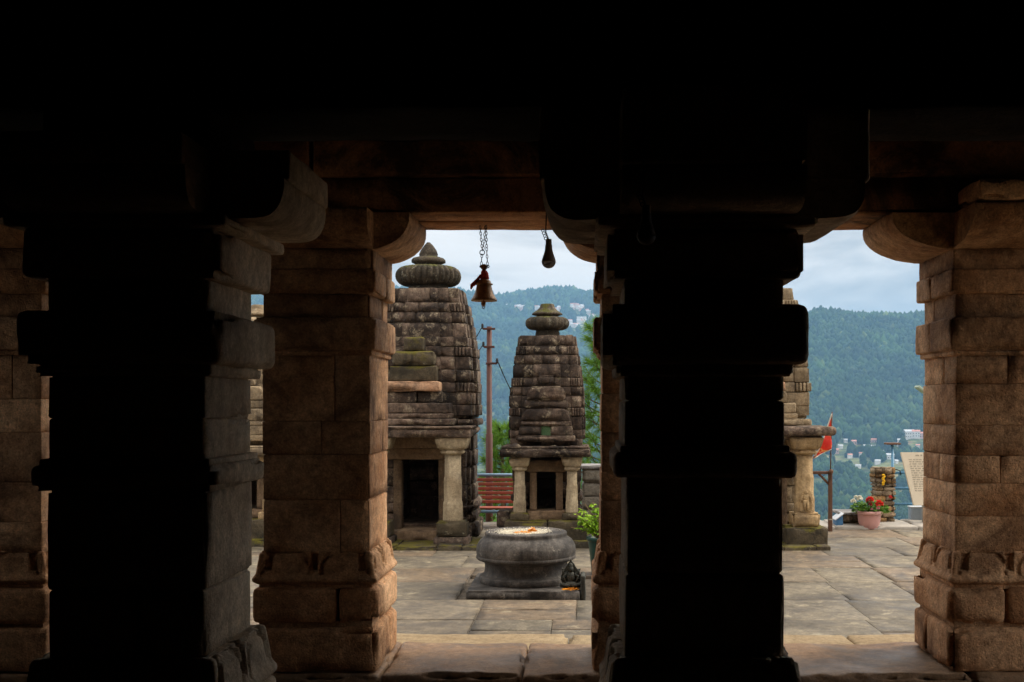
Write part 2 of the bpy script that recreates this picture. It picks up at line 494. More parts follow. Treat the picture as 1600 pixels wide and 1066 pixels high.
def flag_material():
    t = NT('red_flag_cloth')
    pos = t.geo().outputs['Position']
    n = t.noise(pos, 9, 3, 0.5)
    c = t.ramp(n, (0.44, (0.75, 0.045, 0.03)), (0.60, (0.80, 0.09, 0.045)), (0.66, (0.8, 0.5, 0.16)), (0.70, (0.68, 0.09, 0.05)))
    t.set(t.b.inputs['Base Color'], c)
    t.b.inputs['Roughness'].default_value = 0.8
    tr = t.n('ShaderNodeBsdfTranslucent', Color=c)
    mx = t.n('ShaderNodeMixShader', Fac=0.4)
    t.nt.links.new(t.b.outputs[0], mx.inputs[1])
    t.nt.links.new(tr.outputs[0], mx.inputs[2])
    t.nt.links.new(mx.outputs[0], t.out.inputs[0])
    return t.m


def land_material():
    t = NT('hill_grass_and_fields')
    pos = t.geo().outputs['Position']
    n = t.noise(pos, 0.02, 9, 0.62, 0.5)
    c = t.ramp(n, (0.40, (0.04, 0.062, 0.02)), (0.5, (0.085, 0.115, 0.033)), (0.58, (0.15, 0.165, 0.05)), (0.66, (0.20, 0.15, 0.095)))
    ter = t.n('ShaderNodeTexWave', {'wave_type': 'BANDS', 'bands_direction': 'Z'}, Vector=pos, Scale=0.07, Distortion=3.0, Detail=3.0)
    c = t.mix(1.0, c, t.ramp(ter.outputs[1], (0.2, 0.75), (0.8, 1.2)), 'MULTIPLY')
    c = t.mix(1.0, c, t.ramp(t.noise(pos, 0.3, 6, 0.7), (0.3, 0.7), (0.7, 1.25)), 'MULTIPLY')
    t.set(t.b.inputs['Base Color'], c)
    t.b.inputs['Roughness'].default_value = 0.95
    return t.m


def forest_material():
    t = NT('hill_forest_crowns')
    g = t.geo()
    c = t.ramp(g.outputs['Random Per Island'], (0.0, (0.012, 0.032, 0.009)), (0.6, (0.020, 0.047, 0.011)), (0.93, (0.030, 0.062, 0.014)), (1.0, (0.08, 0.11, 0.026)))
    c = t.mix(1.0, c, t.ramp(t.noise(g.outputs['Position'], 0.009, 6, 0.62), (0.34, 0.5), (0.5, 0.95), (0.66, 1.7)), 'MULTIPLY')
    t.set(t.b.inputs['Base Color'], c)
    t.b.inputs['Roughness'].default_value = 0.9
    t.b.inputs['Specular IOR Level'].default_value = 0.1
    return t.m


M['flag'] = flag_material()
M['land'] = land_material()
M['forest'] = forest_material()

# ------------------------------------------------------------------ camera
cam_d = bpy.data.cameras.new('camera')
cam = bpy.data.objects.new('camera', cam_d)
COL.objects.link(cam)
cam.location = (0, 0, 1.6)
cam.rotation_euler = (R(90), 0, 0)
cam_d.sensor_width = 36
cam_d.lens = 1750 / 1600 * 36
cam_d.shift_x = -110 / 1600
cam_d.shift_y = 97 / 1600
cam_d.clip_start = 0.05
cam_d.clip_end = 30000
SC.camera = cam

# ------------------------------------------------------------------ the hall: pillars
def lotus_fn(cx, cy, hw, z0, z1):
    """flared lotus moulding: lower lip, arched petals in relief, deep slots between them"""
    def f(w):
        w = w.copy()
        t = np.clip((w[:, 2] - z0) / (z1 - z0), 0, 1)
        dx, dy = w[:, 0] - cx, w[:, 1] - cy
        inset = np.where(t > 0.34, 0.018 + 0.03 * (t - 0.34), 0.018 * np.clip((t - 0.2) / 0.14, 0, 1))
        inset = inset + 0.03 * np.clip((0.14 - t) / 0.14, 0, 1) ** 1.5
        s = 1 - inset / hw
        for a, b in ((dx, dy), (dy, dx)):
            on = (np.abs(a) > hw * 0.93) & (np.abs(a) >= np.abs(b) * 0.995)
            u = b / hw
            dep = np.zeros(len(w))
            for uc in (-0.5, 0.5):
                e = ((u - uc) / 0.36) ** 4 + (np.clip(t - 0.3, 0, 1) / 0.55) ** 3
                dep = np.maximum(dep, np.where((e > 1.0) & (e < 1.9) & (t > 0.3), 0.014, 0.0))
                dep = dep - np.where((e <= 1.0) & (t > 0.3), 0.008, 0.0)
            for uc in (-0.80, -0.02, 0.80):
                dep = np.maximum(dep, np.where((np.abs(u - uc) < 0.05) & (t > 0.42), 0.035, 0.0))
                dep = np.maximum(dep, np.where((np.abs(u - uc) < 0.085) & (t > 0.86), 0.02, 0.0))
            s_ = np.sign(a)
            k = np.where(on, dep, 0.0) * s_
            if a is dx:
                ddx = k
            else:
                ddy = k
        w[:, 0] = cx + dx * s - ddx
        w[:, 1] = cy + dy * s - ddy
        return w
    return f


def bracket(acc, cx, cy, hw, z0, z1, ext, seg=10, nose=0.03, cyma=False, boxy=1.0):
    """cross-shaped bracket capital: four arms with a curved underside"""
    h = z1 - z0
    prof = []
    a0 = hw * 0.9
    for k in range(seg + 1):
        t = k / seg * math.pi / 2
        if cyma:
            u = k / seg
            prof.append((a0 + (ext - a0) * (0.06 + 0.94 * u), z0 + (h - nose) * (0.35 * u + 0.65 * u ** 2.4)))
        else:
            prof.append((a0 + (ext - a0) * math.sin(t) ** boxy, z0 + (h - nose) * (1 - math.cos(t))))
    prof.append((ext, z1))
    top = [(-p[0], p[1]) for p in reversed(prof)]
    poly = [(-a0, z0), (a0, z0)] + prof + top
    poly = np.array(poly)
    nl = 9
    for swap in (0, 1):
        hh = hw if swap == 0 else hw * 0.985
        ls = np.linspace(-hh, hh, nl)
        v = []
        n = len(poly)
        for i, l in enumerate(ls):
            sc = 1.0 if 0 < i < nl - 1 else 0.985
            for px, pz in poly:
                a, b = px * sc, l
                v.append((cx + (a if swap == 0 else b), cy + (b if swap == 0 else a), pz if swap == 0 else pz + (0.003 if pz < z1 else -0.004)))
        v = np.array(v)
        d = fbm(v * 7 + 5, 3) * 0.008
        v[:, 2] += np.where(v[:, 2] < z1 - 0.01, d, 0)
        v[:, 0] += fbm(v * 6 + 25, 3) * 0.007
        v[:, 1] += fbm(v * 6 + 55, 3) * 0.007
        q = []
        for i in range(nl - 1):
            for j in range(n):
                qq = (i * n + j, i * n + (j + 1) % n, (i + 1) * n + (j + 1) % n, (i + 1) * n + j)
                q.append(qq if swap else qq[::-1])
        # close the sides with strips between mirrored outline points
        m = n // 2
        tri = []
        for base, flip in ((0, False), ((nl - 1) * n, True)):
            cvi = None
            for j in range(1, n - 1):
                pass
        acc.add(v, quads=q)
        for i in (0, nl - 1):
            side = v[i * n:(i + 1) * n]
            c = np.concatenate([side, [side.mean(0) + [0, 0, h * 0.15]]])
            t3 = [(n, j, (j + 1) % n) for j in range(n)]
            acc.add(c, tris=t3)


def courses(acc, cx, cy, hw, z0, z1, hs, r=0.012, amp=0.005, chip=0.014, split=0.6, seed=0, cell=0.06):
    rg = random.Random(seed)
    k_ = hw - 0.010
    rb(acc, cx - k_, cx + k_, cy - k_, cy + k_, z0 - 0.02, z1 + 0.02, 0.01, 0.3, 0.0)
    z = z0
    k = 0
    while z < z1 - 0.02:
        h = min(rg.uniform(*hs), z1 - z)
        if z1 - (z + h) < 0.09:
            h = z1 - z
        e = rg.uniform(-0.005, 0.005)
        if rg.random() < split:
            s = cx + hw * rg.uniform(-0.45, 0.45)
            sy = cy + hw * rg.uniform(-0.35, 0.35)
            f = 0.0018
            if rg.random() < 0.5:
                rb(acc, cx - hw - e, s - f, cy - hw, cy + hw, z, z + h - 0.003, r, cell, amp, chip=chip)
                rb(acc, s + f, cx + hw + e, cy - hw + 0.002, cy + hw - 0.002, z, z + h - 0.004, r, cell, amp, chip=chip)
            else:
                rb(acc, cx - hw - e, s - f, cy - hw, sy, z, z + h - 0.003, r, cell, amp, chip=chip)
                rb(acc, s + f, cx + hw + e, cy - hw + 0.002, sy + 0.01, z, z + h - 0.004, r, cell, amp, chip=chip)
                rb(acc, cx - hw - e + 0.002, cx + hw + e - 0.003, sy + 0.014, cy + hw, z + 0.001, z + h - 0.005, r, cell, amp, chip=chip)
        else:
            rb(acc, cx - hw - e, cx + hw + e, cy - hw - e * 0.5, cy + hw + e, z, z + h - 0.003, r, cell, amp, chip=chip)
        z += h
        k += 1


def outer_pillar(cx, cy, label, seed, ext=0.57, cyma=False, hw=0.318, arm_cyma=False):
    root = empty('stone_pillar', (cx, cy, 0), label, 'pillar', 'outer pillars on the courtyard threshold')
    m = M['pillar']
    a = Acc()
    w = hw + 0.055
    rg = random.Random(seed)
    s1 = cx + rg.uniform(-0.15, 0.15)
    rb(a, cx - w, cx + w, cy - w, cy + w * 0.25, 0.0, 0.262, 0.03, 0.05, 0.010, chip=0.05)
    rb(a, cx - w + .003, cx + w - .003, cy + w * 0.25 + 0.006, cy + w, 0.002, 0.258, 0.03, 0.05, 0.010, chip=0.05)
    rb(a, cx - hw - 0.02, cx + hw + 0.02, cy - hw - 0.02, cy + hw + 0.02, 0.25, 0.30, 0.006, 0.1, 0.003)
    rb(a, cx - w, s1 - 0.004, cy - w + 0.004, cy + w, 0.285, 0.502, 0.035, 0.05, 0.009, chip=0.05)
    rb(a, s1 + 0.004, cx + w, cy - w, cy + w - 0.004, 0.287, 0.50, 0.035, 0.05, 0.009, chip=0.05)
    rb(a, cx - hw - 0.02, cx + hw + 0.02, cy - hw - 0.02, cy + hw + 0.02, 0.49, 0.53, 0.006, 0.1, 0.003)
    a.build('plinth', m, root)
    a = Acc()
    rb(a, cx - w, cx + w, cy - w, cy + w, 0.515, 0.715, 0.016, 0.0085, 0.004, chip=0.012, fn=lotus_fn(cx, cy, w, 0.515, 0.715))
    a.build('lotus_moulding', m, root)
    a = Acc()
    courses(a, cx, cy, hw, 0.70, 1.89, (0.16, 0.33), seed=seed, r=0.005, split=0.5)
    a.build('shaft', m, root)
    a = Acc()
    rb(a, cx - hw - 0.02, cx + hw + 0.02, cy - hw - 0.02, cy + hw + 0.02, 1.885, 1.92, 0.01, 0.07, 0.004, chip=0.03)
    rb(a, cx - hw - 0.045, cx + hw + 0.045, cy - hw - 0.045, cy + cy * 0 + 0.06, 1.917, 2.112, 0.014, 0.05, 0.006, chip=0.05)
    rb(a, cx - hw - 0.043, cx + hw + 0.043, cy + 0.066, cy + hw + 0.045, 1.918, 2.11, 0.014, 0.05, 0.006, chip=0.05)
    a.build('lower_band', m, root)
    a = Acc()
    rb(a, cx - hw, cx + hw, cy - hw, cy + 0.1, 2.105, 2.258, 0.01, 0.06, 0.006, chip=0.03)
    rb(a, cx - hw, cx + hw, cy + 0.106, cy + hw, 2.106, 2.257, 0.01, 0.06, 0.006, chip=0.03)
    a.build('neck', m, root)
    a = Acc()
    rb(a, cx - hw - 0.04, cx + hw + 0.04, cy - hw - 0.04, cy + 0.05, 2.255, 2.40, 0.016, 0.05, 0.006, chip=0.05)
    rb(a, cx - hw - 0.042, cx + hw + 0.042, cy + 0.055, cy + hw + 0.04, 2.253, 2.40, 0.016, 0.05, 0.006, chip=0.05)
    rb(a, cx - hw - 0.025, cx + hw + 0.025, cy - hw - 0.025, cy + hw + 0.025, 2.395, 2.525, 0.012, 0.06, 0.006, chip=0.05)
    a.build('upper_block', m, root)
    a = Acc()
    bracket(a, cx, cy, hw + 0.035, 2.515, 2.735, ext, cyma=cyma)
    a.build('bracket_capital', m, root)
    return root


def inner_pillar(cx, cy, label, seed, dz=0.0, tall=True):
    root = empty('stone_pillar', (cx, cy, -0.15), label, 'pillar', 'inner pillars of the dark hall')
    m = M['inner']
    hw = 0.265
    a = Acc()
    w = 0.345
    rb(a, cx - w - .02, cx + w + .02, cy - w - .02, cy + w + .02, -0.15, 0.30, 0.03, 0.06, 0.010, chip=0.05)
    rb(a, cx - w, cx + w, cy - w, cy + w, 0.295, 0.545, 0.03, 0.06, 0.010, chip=0.05)
    a.build('plinth', m, root)
    a = Acc()
    rb(a, cx - w, cx + w, cy - w, cy + w, 0.54, 0.745, 0.016, 0.0095, 0.004, chip=0.012, fn=lotus_fn(cx, cy, w, 0.54, 0.745))
    a.build('lotus_moulding', m, root)
    a = Acc()
    courses(a, cx, cy, hw, 0.73, 1.31 + dz, (0.24, 0.34), seed=seed, r=0.01, split=0.7)
    courses(a, cx, cy, hw, 1.405 + dz, 1.70, (0.14, 0.2), seed=seed + 1, r=0.01, split=0.3)
    a.build('shaft', m, root)
    a = Acc()
    rb(a, cx - hw - 0.042, cx + hw + 0.042, cy - hw - 0.042, cy + hw + 0.042, 1.305 + dz, 1.39 + dz, 0.02, 0.04, 0.007, chip=0.04)
    rb(a, cx - hw - 0.02, cx + hw + 0.02, cy - hw - 0.02, cy + hw + 0.02, 1.385 + dz, 1.412 + dz, 0.008, 0.05, 0.004)
    a.build('band', m, root)
    a = Acc()
    rb(a, cx - hw - 0.03, cx + hw + 0.03, cy - hw - 0.03, cy + hw + 0.03, 1.69, 1.735, 0.012, 0.05, 0.005, chip=0.03)
    rb(a, cx - hw - 0.075, cx + hw + 0.075, cy - hw - 0.075, cy + hw + 0.075, 1.73, 1.905 + dz * 0.5, 0.03, 0.04, 0.009, chip=0.06)
    a.build('lower_block', m, root)
    a = Acc()
    rb(a, cx - hw, cx - 0.01, cy - hw, cy + hw, 1.90, 2.03, 0.01, 0.05, 0.006, chip=0.03)
    rb(a, cx - 0.004, cx + hw, cy - hw, cy + hw, 1.90, 2.03, 0.01, 0.05, 0.006, chip=0.03)
    a.build('neck', m, root)
    a = Acc()
    rb(a, cx - hw - 0.06, cx + hw + 0.06, cy - hw - 0.06, cy + hw + 0.06, 2.02, 2.185, 0.022, 0.04, 0.009, chip=0.06)
    rb(a, cx - hw - 0.10, cx + hw + 0.10, cy - hw - 0.10, cy + hw + 0.10, 2.18, 2.222, 0.012, 0.05, 0.005, chip=0.03)
    a.build('upper_block', m, root)
    a = Acc()
    bracket(a, cx, cy, hw + 0.03, 2.215, 2.35, 0.545, nose=0.02, boxy=0.24)
    zt = 2.6 if tall else 2.45
    rb(a, cx - 0.555, cx + 0.555, cy - hw - 0.02, cy + hw + 0.02, 2.345, zt, 0.014, 0.06, 0.006, chip=0.04)
    rb(a, cx - hw - 0.025, cx + hw + 0.025, cy - 0.555, cy + 0.555, 2.347, zt - .003, 0.014, 0.06, 0.006, chip=0.04)
    a.build('bracket_capital', m, root)
    if not tall:
        a = Acc()
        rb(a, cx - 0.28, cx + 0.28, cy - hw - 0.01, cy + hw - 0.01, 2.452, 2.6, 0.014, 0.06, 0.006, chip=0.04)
        a.build('packing_block', M['shade_dark'], root)  # coloured near-black so the block reads as shade
    return root


OY = 7.018
outer_pillar(-3.553, OY, 'brown pillar at the far left edge of the threshold, half hidden behind a black pillar', 21)
outer_pillar(-1.593, OY, 'dark red-brown pillar with arched lotus base, left of the round altar', 22)
outer_pillar(0.433, OY, 'outer pillar almost hidden behind the black central pillar', 23)
pr_ = outer_pillar(2.554, OY, 'warm brown block-built pillar at the right edge with a large curved bracket', 25, ext=0.72)
IY = 4.03
inner_pillar(-1.533, IY, 'black inner pillar on the left with one grey lit side', 31, tall=False)
inner_pillar(0.411, IY + 0.01, 'wholly black inner pillar right of centre, in silhouette', 35, dz=0.045)

a = Acc()
rb(a, 2.22, 2.86, 6.27, 6.66, 2.742, 2.862, 0.03, 0.04, 0.018, ns=4, chip=0.08)
rb(a, 2.87, 3.40, 6.24, 6.66, 2.745, 2.87, 0.03, 0.04, 0.018, ns=4, chip=0.08)
a.build('abacus_slab', M['pillar'], pr_)

# beams, ceiling, walls, floors
def beam(name, label, blocks, mat, loc):
    root_acc = Acc()
    for b in blocks:
        rb(root_acc, *b, r=0.015, cell=0.12, amp=0.008, chip=0.05)
    o = root_acc.build(name, mat)
    tag(o, label, 'beam')
    return o


for (xa, xb, lab) in ((-4.9, -1.62, 'stone lintel over the left bay of the threshold'), (-1.59, 0.43, 'stone lintel above the hanging bell and round altar'), (0.46, 3.95, 'stepped stone lintel at upper right above the curved bracket')):
    beam('stone_lintel', lab, [(xa, xb, 6.68, 7.0, 2.738, 2.945), (xa + .002, xb - .002, 7.008, 7.40, 2.742, 2.945), (xa, xb, 6.62, 7.42, 2.95, 3.155), (xa, xb, 6.56, 7.44, 3.16, 3.22)], M['beam'], None)
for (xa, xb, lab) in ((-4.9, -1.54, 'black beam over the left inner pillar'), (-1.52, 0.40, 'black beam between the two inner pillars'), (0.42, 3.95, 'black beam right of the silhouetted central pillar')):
    beam('stone_beam', lab, [(xa, xb, 3.78, 4.29, 2.602, 3.2)], M['shade_dark'], None)
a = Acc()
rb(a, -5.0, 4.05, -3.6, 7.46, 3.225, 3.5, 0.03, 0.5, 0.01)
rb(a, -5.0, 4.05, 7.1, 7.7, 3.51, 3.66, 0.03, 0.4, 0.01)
tag(a.build('ceiling', M['shade_dark']), 'stone slab ceiling of the hall with shade painted in as black', None, None, 'structure')
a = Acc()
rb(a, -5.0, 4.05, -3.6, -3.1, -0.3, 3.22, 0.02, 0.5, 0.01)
tag(a.build('rear_wall', M['shade_dark']), 'rear wall of the hall with shade painted in as black', 'wall')
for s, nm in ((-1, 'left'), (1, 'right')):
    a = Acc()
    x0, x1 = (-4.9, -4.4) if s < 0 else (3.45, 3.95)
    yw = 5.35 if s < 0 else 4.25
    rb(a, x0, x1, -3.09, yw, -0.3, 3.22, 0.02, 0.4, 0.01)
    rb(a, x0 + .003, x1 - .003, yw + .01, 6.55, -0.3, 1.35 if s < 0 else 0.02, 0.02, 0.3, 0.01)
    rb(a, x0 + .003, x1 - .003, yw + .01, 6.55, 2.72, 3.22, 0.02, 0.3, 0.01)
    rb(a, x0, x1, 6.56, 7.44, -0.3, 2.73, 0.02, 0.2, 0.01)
    tag(a.build('side_wall', M['shade_dark']), 'dark stone wall closing the %s side of the hall beyond the pillars' % nm, 'wall')
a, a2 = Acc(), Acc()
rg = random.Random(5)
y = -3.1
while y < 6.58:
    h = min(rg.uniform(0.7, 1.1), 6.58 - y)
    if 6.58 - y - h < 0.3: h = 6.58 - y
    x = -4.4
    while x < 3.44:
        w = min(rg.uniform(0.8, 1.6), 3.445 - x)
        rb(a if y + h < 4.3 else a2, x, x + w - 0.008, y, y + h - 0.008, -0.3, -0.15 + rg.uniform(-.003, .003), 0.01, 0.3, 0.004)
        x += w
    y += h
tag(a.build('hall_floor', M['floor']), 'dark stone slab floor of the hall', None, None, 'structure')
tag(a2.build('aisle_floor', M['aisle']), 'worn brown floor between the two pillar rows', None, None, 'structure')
for s in (-1, 1):  # out-of-view paving added to bounce light onto the outer pillars
    a = Acc()
    x0, x1 = (-14.0, -4.96) if s < 0 else (4.01, 14.0)
    y = 1.0
    while y < 8.0:
        rb(a, x0, x1, y, y + 0.99, -0.26, -0.152, 0.01, 0.4, 0.006)
        y += 1.0
    tag(a.build('bounce_paving', M['step']), 'unseen paving added outside the open side bay to bounce light in', None, None, 'structure')

# threshold and step
a = Acc()
xs = [-5.0, -3.0, -1.2, -0.36, 0.6, 2.3, 4.05]
for i in range(len(xs) - 1):
    rb(a, xs[i] + .004, xs[i + 1] - .004, 6.605 + rng.uniform(-.02, .02), 7.50, -0.3, 0.0 + rng.uniform(-.004, .002), 0.03, 0.03, 0.022, ns=3.2, chip=0.06)
tag(a.build('threshold', M['sill']), 'worn stone threshold slabs between the outer pillars', None, None, 'structure')
a = Acc()
xs = [-6, -4.2, -2.3, -0.1, 1.9, 4.1, 6]
for i in range(len(xs) - 1):
    rb(a, xs[i] + .003, xs[i + 1] - .003, 7.51, 8.115 + rng.uniform(-.008, .004), -0.3, -0.07 + rng.uniform(-.004, .004), 0.03, 0.06, 0.012, ns=3, chip=0.015)
tag(a.build('step', M['step']), 'sandy stone step down to the courtyard', None, None, 'structure')

# courtyard paving
a = Acc()
rows = [8.13, 9.03, 9.95, 10.95, 11.9, 12.8, 13.65, 14.6, 15.5, 16.5]
fixed = {0: [-3.4, -2.1, -0.87, -0.24, 0.95, 2.28, 3.2, 4.4], 1: [-3.7, -2.3, -0.87, -0.05, 1.3, 2.33, 3.1, 4.5], 2: [-3.0, -1.14, 0.14, 1.2, 2.38, 3.02, 4.2],
         3: [-3.6, -2.2, -1.14, 0.14, 1.0, 2.42, 3.06, 4.5], 4: [-4.0, -2.6, -1.3, 0.2, 1.5, 3.1, 4.4]}
hole = (-1.14, 0.14, 9.95, 11.9)
rg = random.Random(77)
for i in range(len(rows) - 1):
    y0, y1 = rows[i], rows[i + 1]
    xs = [-6.6] + (fixed.get(i) or []) + [6.6]
    if i not in fixed:
        xs, x = [-6.6], -6.6
        while x < 6.0:
            x += rg.uniform(0.8, 1.7)
            xs.append(min(x, 6.6))
    for j in range(len(xs) - 1):
        if i in (2, 3) and abs(xs[j] + 1.14) < 0.01:
            if i == 3:
                rb(a, -1.13, 0.13, 11.36, y1 - .006, -0.26, -0.15, 0.012, 0.1, 0.006, ns=3, chip=0.03)
            continue
        if i == len(rows) - 2 and xs[j] > 0.5:
            continue
        parts = [(y0, y1)]
        if rg.random() < 0.25:
            ym = y0 + (y1 - y0) * rg.uniform(0.4, 0.6)
            parts = [(y0, ym), (ym, y1)]
        for (ya, yb) in parts:
            rb(a, xs[j] + .002, xs[j + 1] - .002, ya + .002, yb - .002, -0.26, -0.15 + rg.uniform(-.0025, .0025), 0.006, 0.09, 0.005, ns=2.2, chip=0.010)
tag(a.build('courtyard_paving', M['pave']), 'uneven tan and grey flagstones of the courtyard', None, None, 'structure')
a = Acc()
rb(a, -30, 30, -14, 16.62, -0.6, -0.185, 0.01, 1.0, 0.004)
tag(a.build('ground', M['subbase']), 'packed earth under the paving', None, None, 'structure')
a = Acc()
x = 0.9
while x < 6.8:
    w = rg.uniform(0.7, 1.2)
    rb(a, x, x + w - .01, 15.51, 16.5, -0.35, -0.11 + rg.uniform(-.01, .01), 0.03, 0.08, 0.012, chip=0.05)
    x += w
tag(a.build('kerb', M['concrete']), 'pale stone kerb at the far edge of the courtyard', None, None, 'structure')

# ------------------------------------------------------------------ round altar with idol
AX, AY = -0.535, 10.62
root = empty('round_altar', (AX, AY, -0.15), 'dark grey round drum-shaped stone altar on a square slab in the courtyard', 'altar')
a = Acc()
rb(a, AX - 0.51, AX + 0.51, AY - 0.57, AY + 0.52, -0.2, -0.088, 0.012, 0.06, 0.006, chip=0.03)
a.build('base_slab', M['drum'], root)
a = Acc()
z = -0.092
prof = [(0.43, z), (0.437, z + .012), (0.437, z + .06), (0.428, z + .072), (0.40, z + .078), (0.392, z + .09), (0.385, z + .13), (0.388, z + .18), (0.398, z + .2),
        (0.425, z + .208), (0.437, z + .214), (0.458, z + .222), (0.468, z + .232), (0.469, z + .25), (0.464, z + .258), (0.467, z + .27), (0.470, z + .30), (0.466, z + .34), (0.452, z + .375), (0.43, z + .405), (0.405, z + .425),
        (0.392, z + .431), (0.387, z + .44), (0.387, z + .468), (0.38, z + .478), (0.36, z + .482), (0.335, z + .480), (0.325, z + .474), (0.30, z + .474)]
p2 = []
for i in range(len(prof) - 1):
    for k in range(2):
        f = k / 2
        p2.append((prof[i][0] * (1 - f) + prof[i + 1][0] * f, prof[i][1] * (1 - f) + prof[i + 1][1] * f))
p2 += [(0.3, z + .474), (0.2, z + .4745), (0.1, z + .475), (0.02, z + .475)]
lathe(a, p2, AX, AY, 96, amp=0.010, ns=5)
a.build('drum', M['drum'], root)
ztop = z + 0.475
a = Acc()
th = np.linspace(0, 2 * math.pi, 72, endpoint=False)
pv_ = []
for f_ in (0.0, 0.5, 0.85, 1.0):
    rr_ = f_ * (0.235 + 0.05 * fbm(np.stack([np.cos(th) * 1.7, np.sin(th) * 1.7, th * 0], -1), 4))
    pv_.append(np.stack([AX - 0.03 + rr_ * np.cos(th), AY - 0.01 + rr_ * np.sin(th), np.full(72, ztop + (0.0035 if f_ < 1 else 0.0005))], -1))
i_ = np.arange(3)[:, None] * 72
j_ = np.arange(72)[None]
a.add(np.concatenate(pv_), quads=np.stack([i_ + j_, i_ + 72 + j_, i_ + 72 + (j_ + 1) % 72, i_ + (j_ + 1) % 72], -1).reshape(-1, 4))
a.build('paste_smear', M['paste'], root)
# offering: rice and petals lying on the altar
a = Acc()
rg = random.Random(9)
for k in range(620):
    rr = 0.27 * math.sqrt(rg.random())
    th = rg.uniform(0, 6.28)
    if rg.random() < 0.12: rr = rg.uniform(0.24, 0.36)
    x, y = AX - 0.03 + rr * math.cos(th), AY + rr * math.sin(th)
    s = rg.uniform(0.0025, 0.0055)
    c, s_ = math.cos(th * 7), math.sin(th * 7)
    zz = ztop + 0.004 + (0.005 if rr > 0.3 else 0)
    v = [(x - s * 1.8 * c, y - s * 1.8 * s_, zz), (x + s * s_, y - s * c, zz), (x + s * 1.8 * c, y + s * 1.8 * s_, zz), (x - s * s_, y + s * c, zz), (x, y, zz + s * 0.8), (x, y, zz - 0.004)]
    a.add(v, tris=[(0, 1, 4), (1, 2, 4), (2, 3, 4), (3, 0, 4), (1, 0, 5), (2, 1, 5), (3, 2, 5), (0, 3, 5)])
tag(a.build('rice', M['rice']), 'pale rice grains scattered on top of the round altar', None, None, 'stuff')


def petal_heap(acc, cx, cy, z0, rad, n, seed, h=0.02, s0=0.012):
    g = random.Random(seed)
    for k in range(n):
        r_ = rad * math.sqrt(g.random())
        th = g.uniform(0, 6.28)
        x, y, zz = cx + r_ * math.cos(th), cy + r_ * math.sin(th) * 0.6, z0 + h * g.random() * (1 - r_ / rad)
        d = g.uniform(0, 6.28)
        s = s0 * g.uniform(0.6, 1.3)
        u = np.array([math.cos(d), math.sin(d), g.uniform(-.3, .5)]) * s
        w = np.array([-math.sin(d), math.cos(d), g.uniform(-.4, .4)]) * s * 0.6
        c = np.array([x, y, zz])
        acc.add([c - u, c + w, c + u + [0, 0, s * 0.5], c - w], quads=[(0, 1, 2, 3)])


a = Acc()
petal_heap(a, AX + 0.06, AY - 0.02, ztop + 0.005, 0.045, 130, 3, 0.045)
petal_heap(a, AX - 0.03, AY - 0.12, ztop + 0.004, 0.09, 60, 4, 0.008)
tag(a.build('marigold_offering', M['marigold'], None, False), 'small orange marigold heap on top of the round altar', 'offering')
a = Acc()
petal_heap(a, -0.11, 10.13, -0.085, 0.075, 160, 5, 0.014)
tag(a.build('marigold_petals', M['marigold'], None, False), 'loose orange marigold petals below the black idol', 'petals')

IX, IYY = -0.105, 10.25
root = empty('stone_idol', (IX, IYY, -0.088), 'small black carved seated idol with pointed leaf backing beside the round altar', 'idol')
a = Acc()
out = [(-0.075, 0), (-0.08, 0.05), (-0.095, 0.07), (-0.09, 0.11), (-0.078, 0.12), (-0.085, 0.175), (-0.06, 0.165), (-0.045, 0.185), (-0.03, 0.215), (-0.012, 0.235), (0.0, 0.262), (0.012, 0.235), (0.03, 0.215), (0.045, 0.185), (0.062, 0.165), (0.088, 0.172), (0.08, 0.12), (0.092, 0.11), (0.096, 0.07), (0.082, 0.05), (0.09, 0)]
prism(a, [(IX + p, -0.09 + q) for p, q in out], IYY + 0.01, IYY + 0.055)
a.build('backing', M['idol'], root, False)
a = Acc()
zb = -0.088
ell(a, (IX, IYY - 0.005, zb + 0.03), (0.08, 0.05, 0.032), amp=0.006, ns=40)
ell(a, (IX, IYY, zb + 0.09), (0.042, 0.032, 0.06), amp=0.004, ns=40)
ell(a, (IX, IYY - 0.005, zb + 0.168), (0.024, 0.024, 0.03), amp=0.002, ns=50)
ell(a, (IX, IYY, zb + 0.2), (0.018, 0.018, 0.026))
for s in (-1, 1):
    tube(a, [(IX + s * .035, IYY, zb + .13), (IX + s * .07, IYY - .01, zb + .1), (IX + s * .05, IYY - .03, zb + .06)], [0.014, 0.013, 0.010])
    tube(a, [(IX + s * .035, IYY, zb + .135), (IX + s * .075, IYY, zb + .125), (IX + s * .07, IYY - .01, zb + .16)], [0.012, 0.012, 0.010])
    tube(a, [(IX + s * .02, IYY - .01, zb + .03), (IX + s * .085, IYY - .03, zb + .03), (IX + s * .01, IYY - .055, zb + .022)], [0.024, 0.02, 0.014])
a.build('seated_figure', M['idol'], root)
a = Acc()
rb(a, -0.02, 0.03, 10.07, 10.35, -0.2, 0.05, 0.02, 0.03, 0.012)
a.build('side_stone', M['idol'], root)

# ------------------------------------------------------------------ shrines
def taper_fn(cx, z0, z1, k0, k1, cy=None):
    def f(w):
        w = w.copy()
        t = np.clip((w[:, 2] - z0) / (z1 - z0), 0, 1)
        s = k0 + (k1 - k0) * t
        w[:, 0] = cx + (w[:, 0] - cx) * s
        return w
    return f


def round_top(cx, hw, ztop, k=0.09):
    def f(w):
        w = w.copy()
        e = np.clip(np.abs(w[:, 0] - cx) / hw, 0, 1.05)
        w[:, 2] -= k * np.clip((e - 0.72) / 0.28, 0, 1) ** 2 * np.clip((w[:, 2] - ztop + 0.14) / 0.14, 0, 1)
        return w
    return f


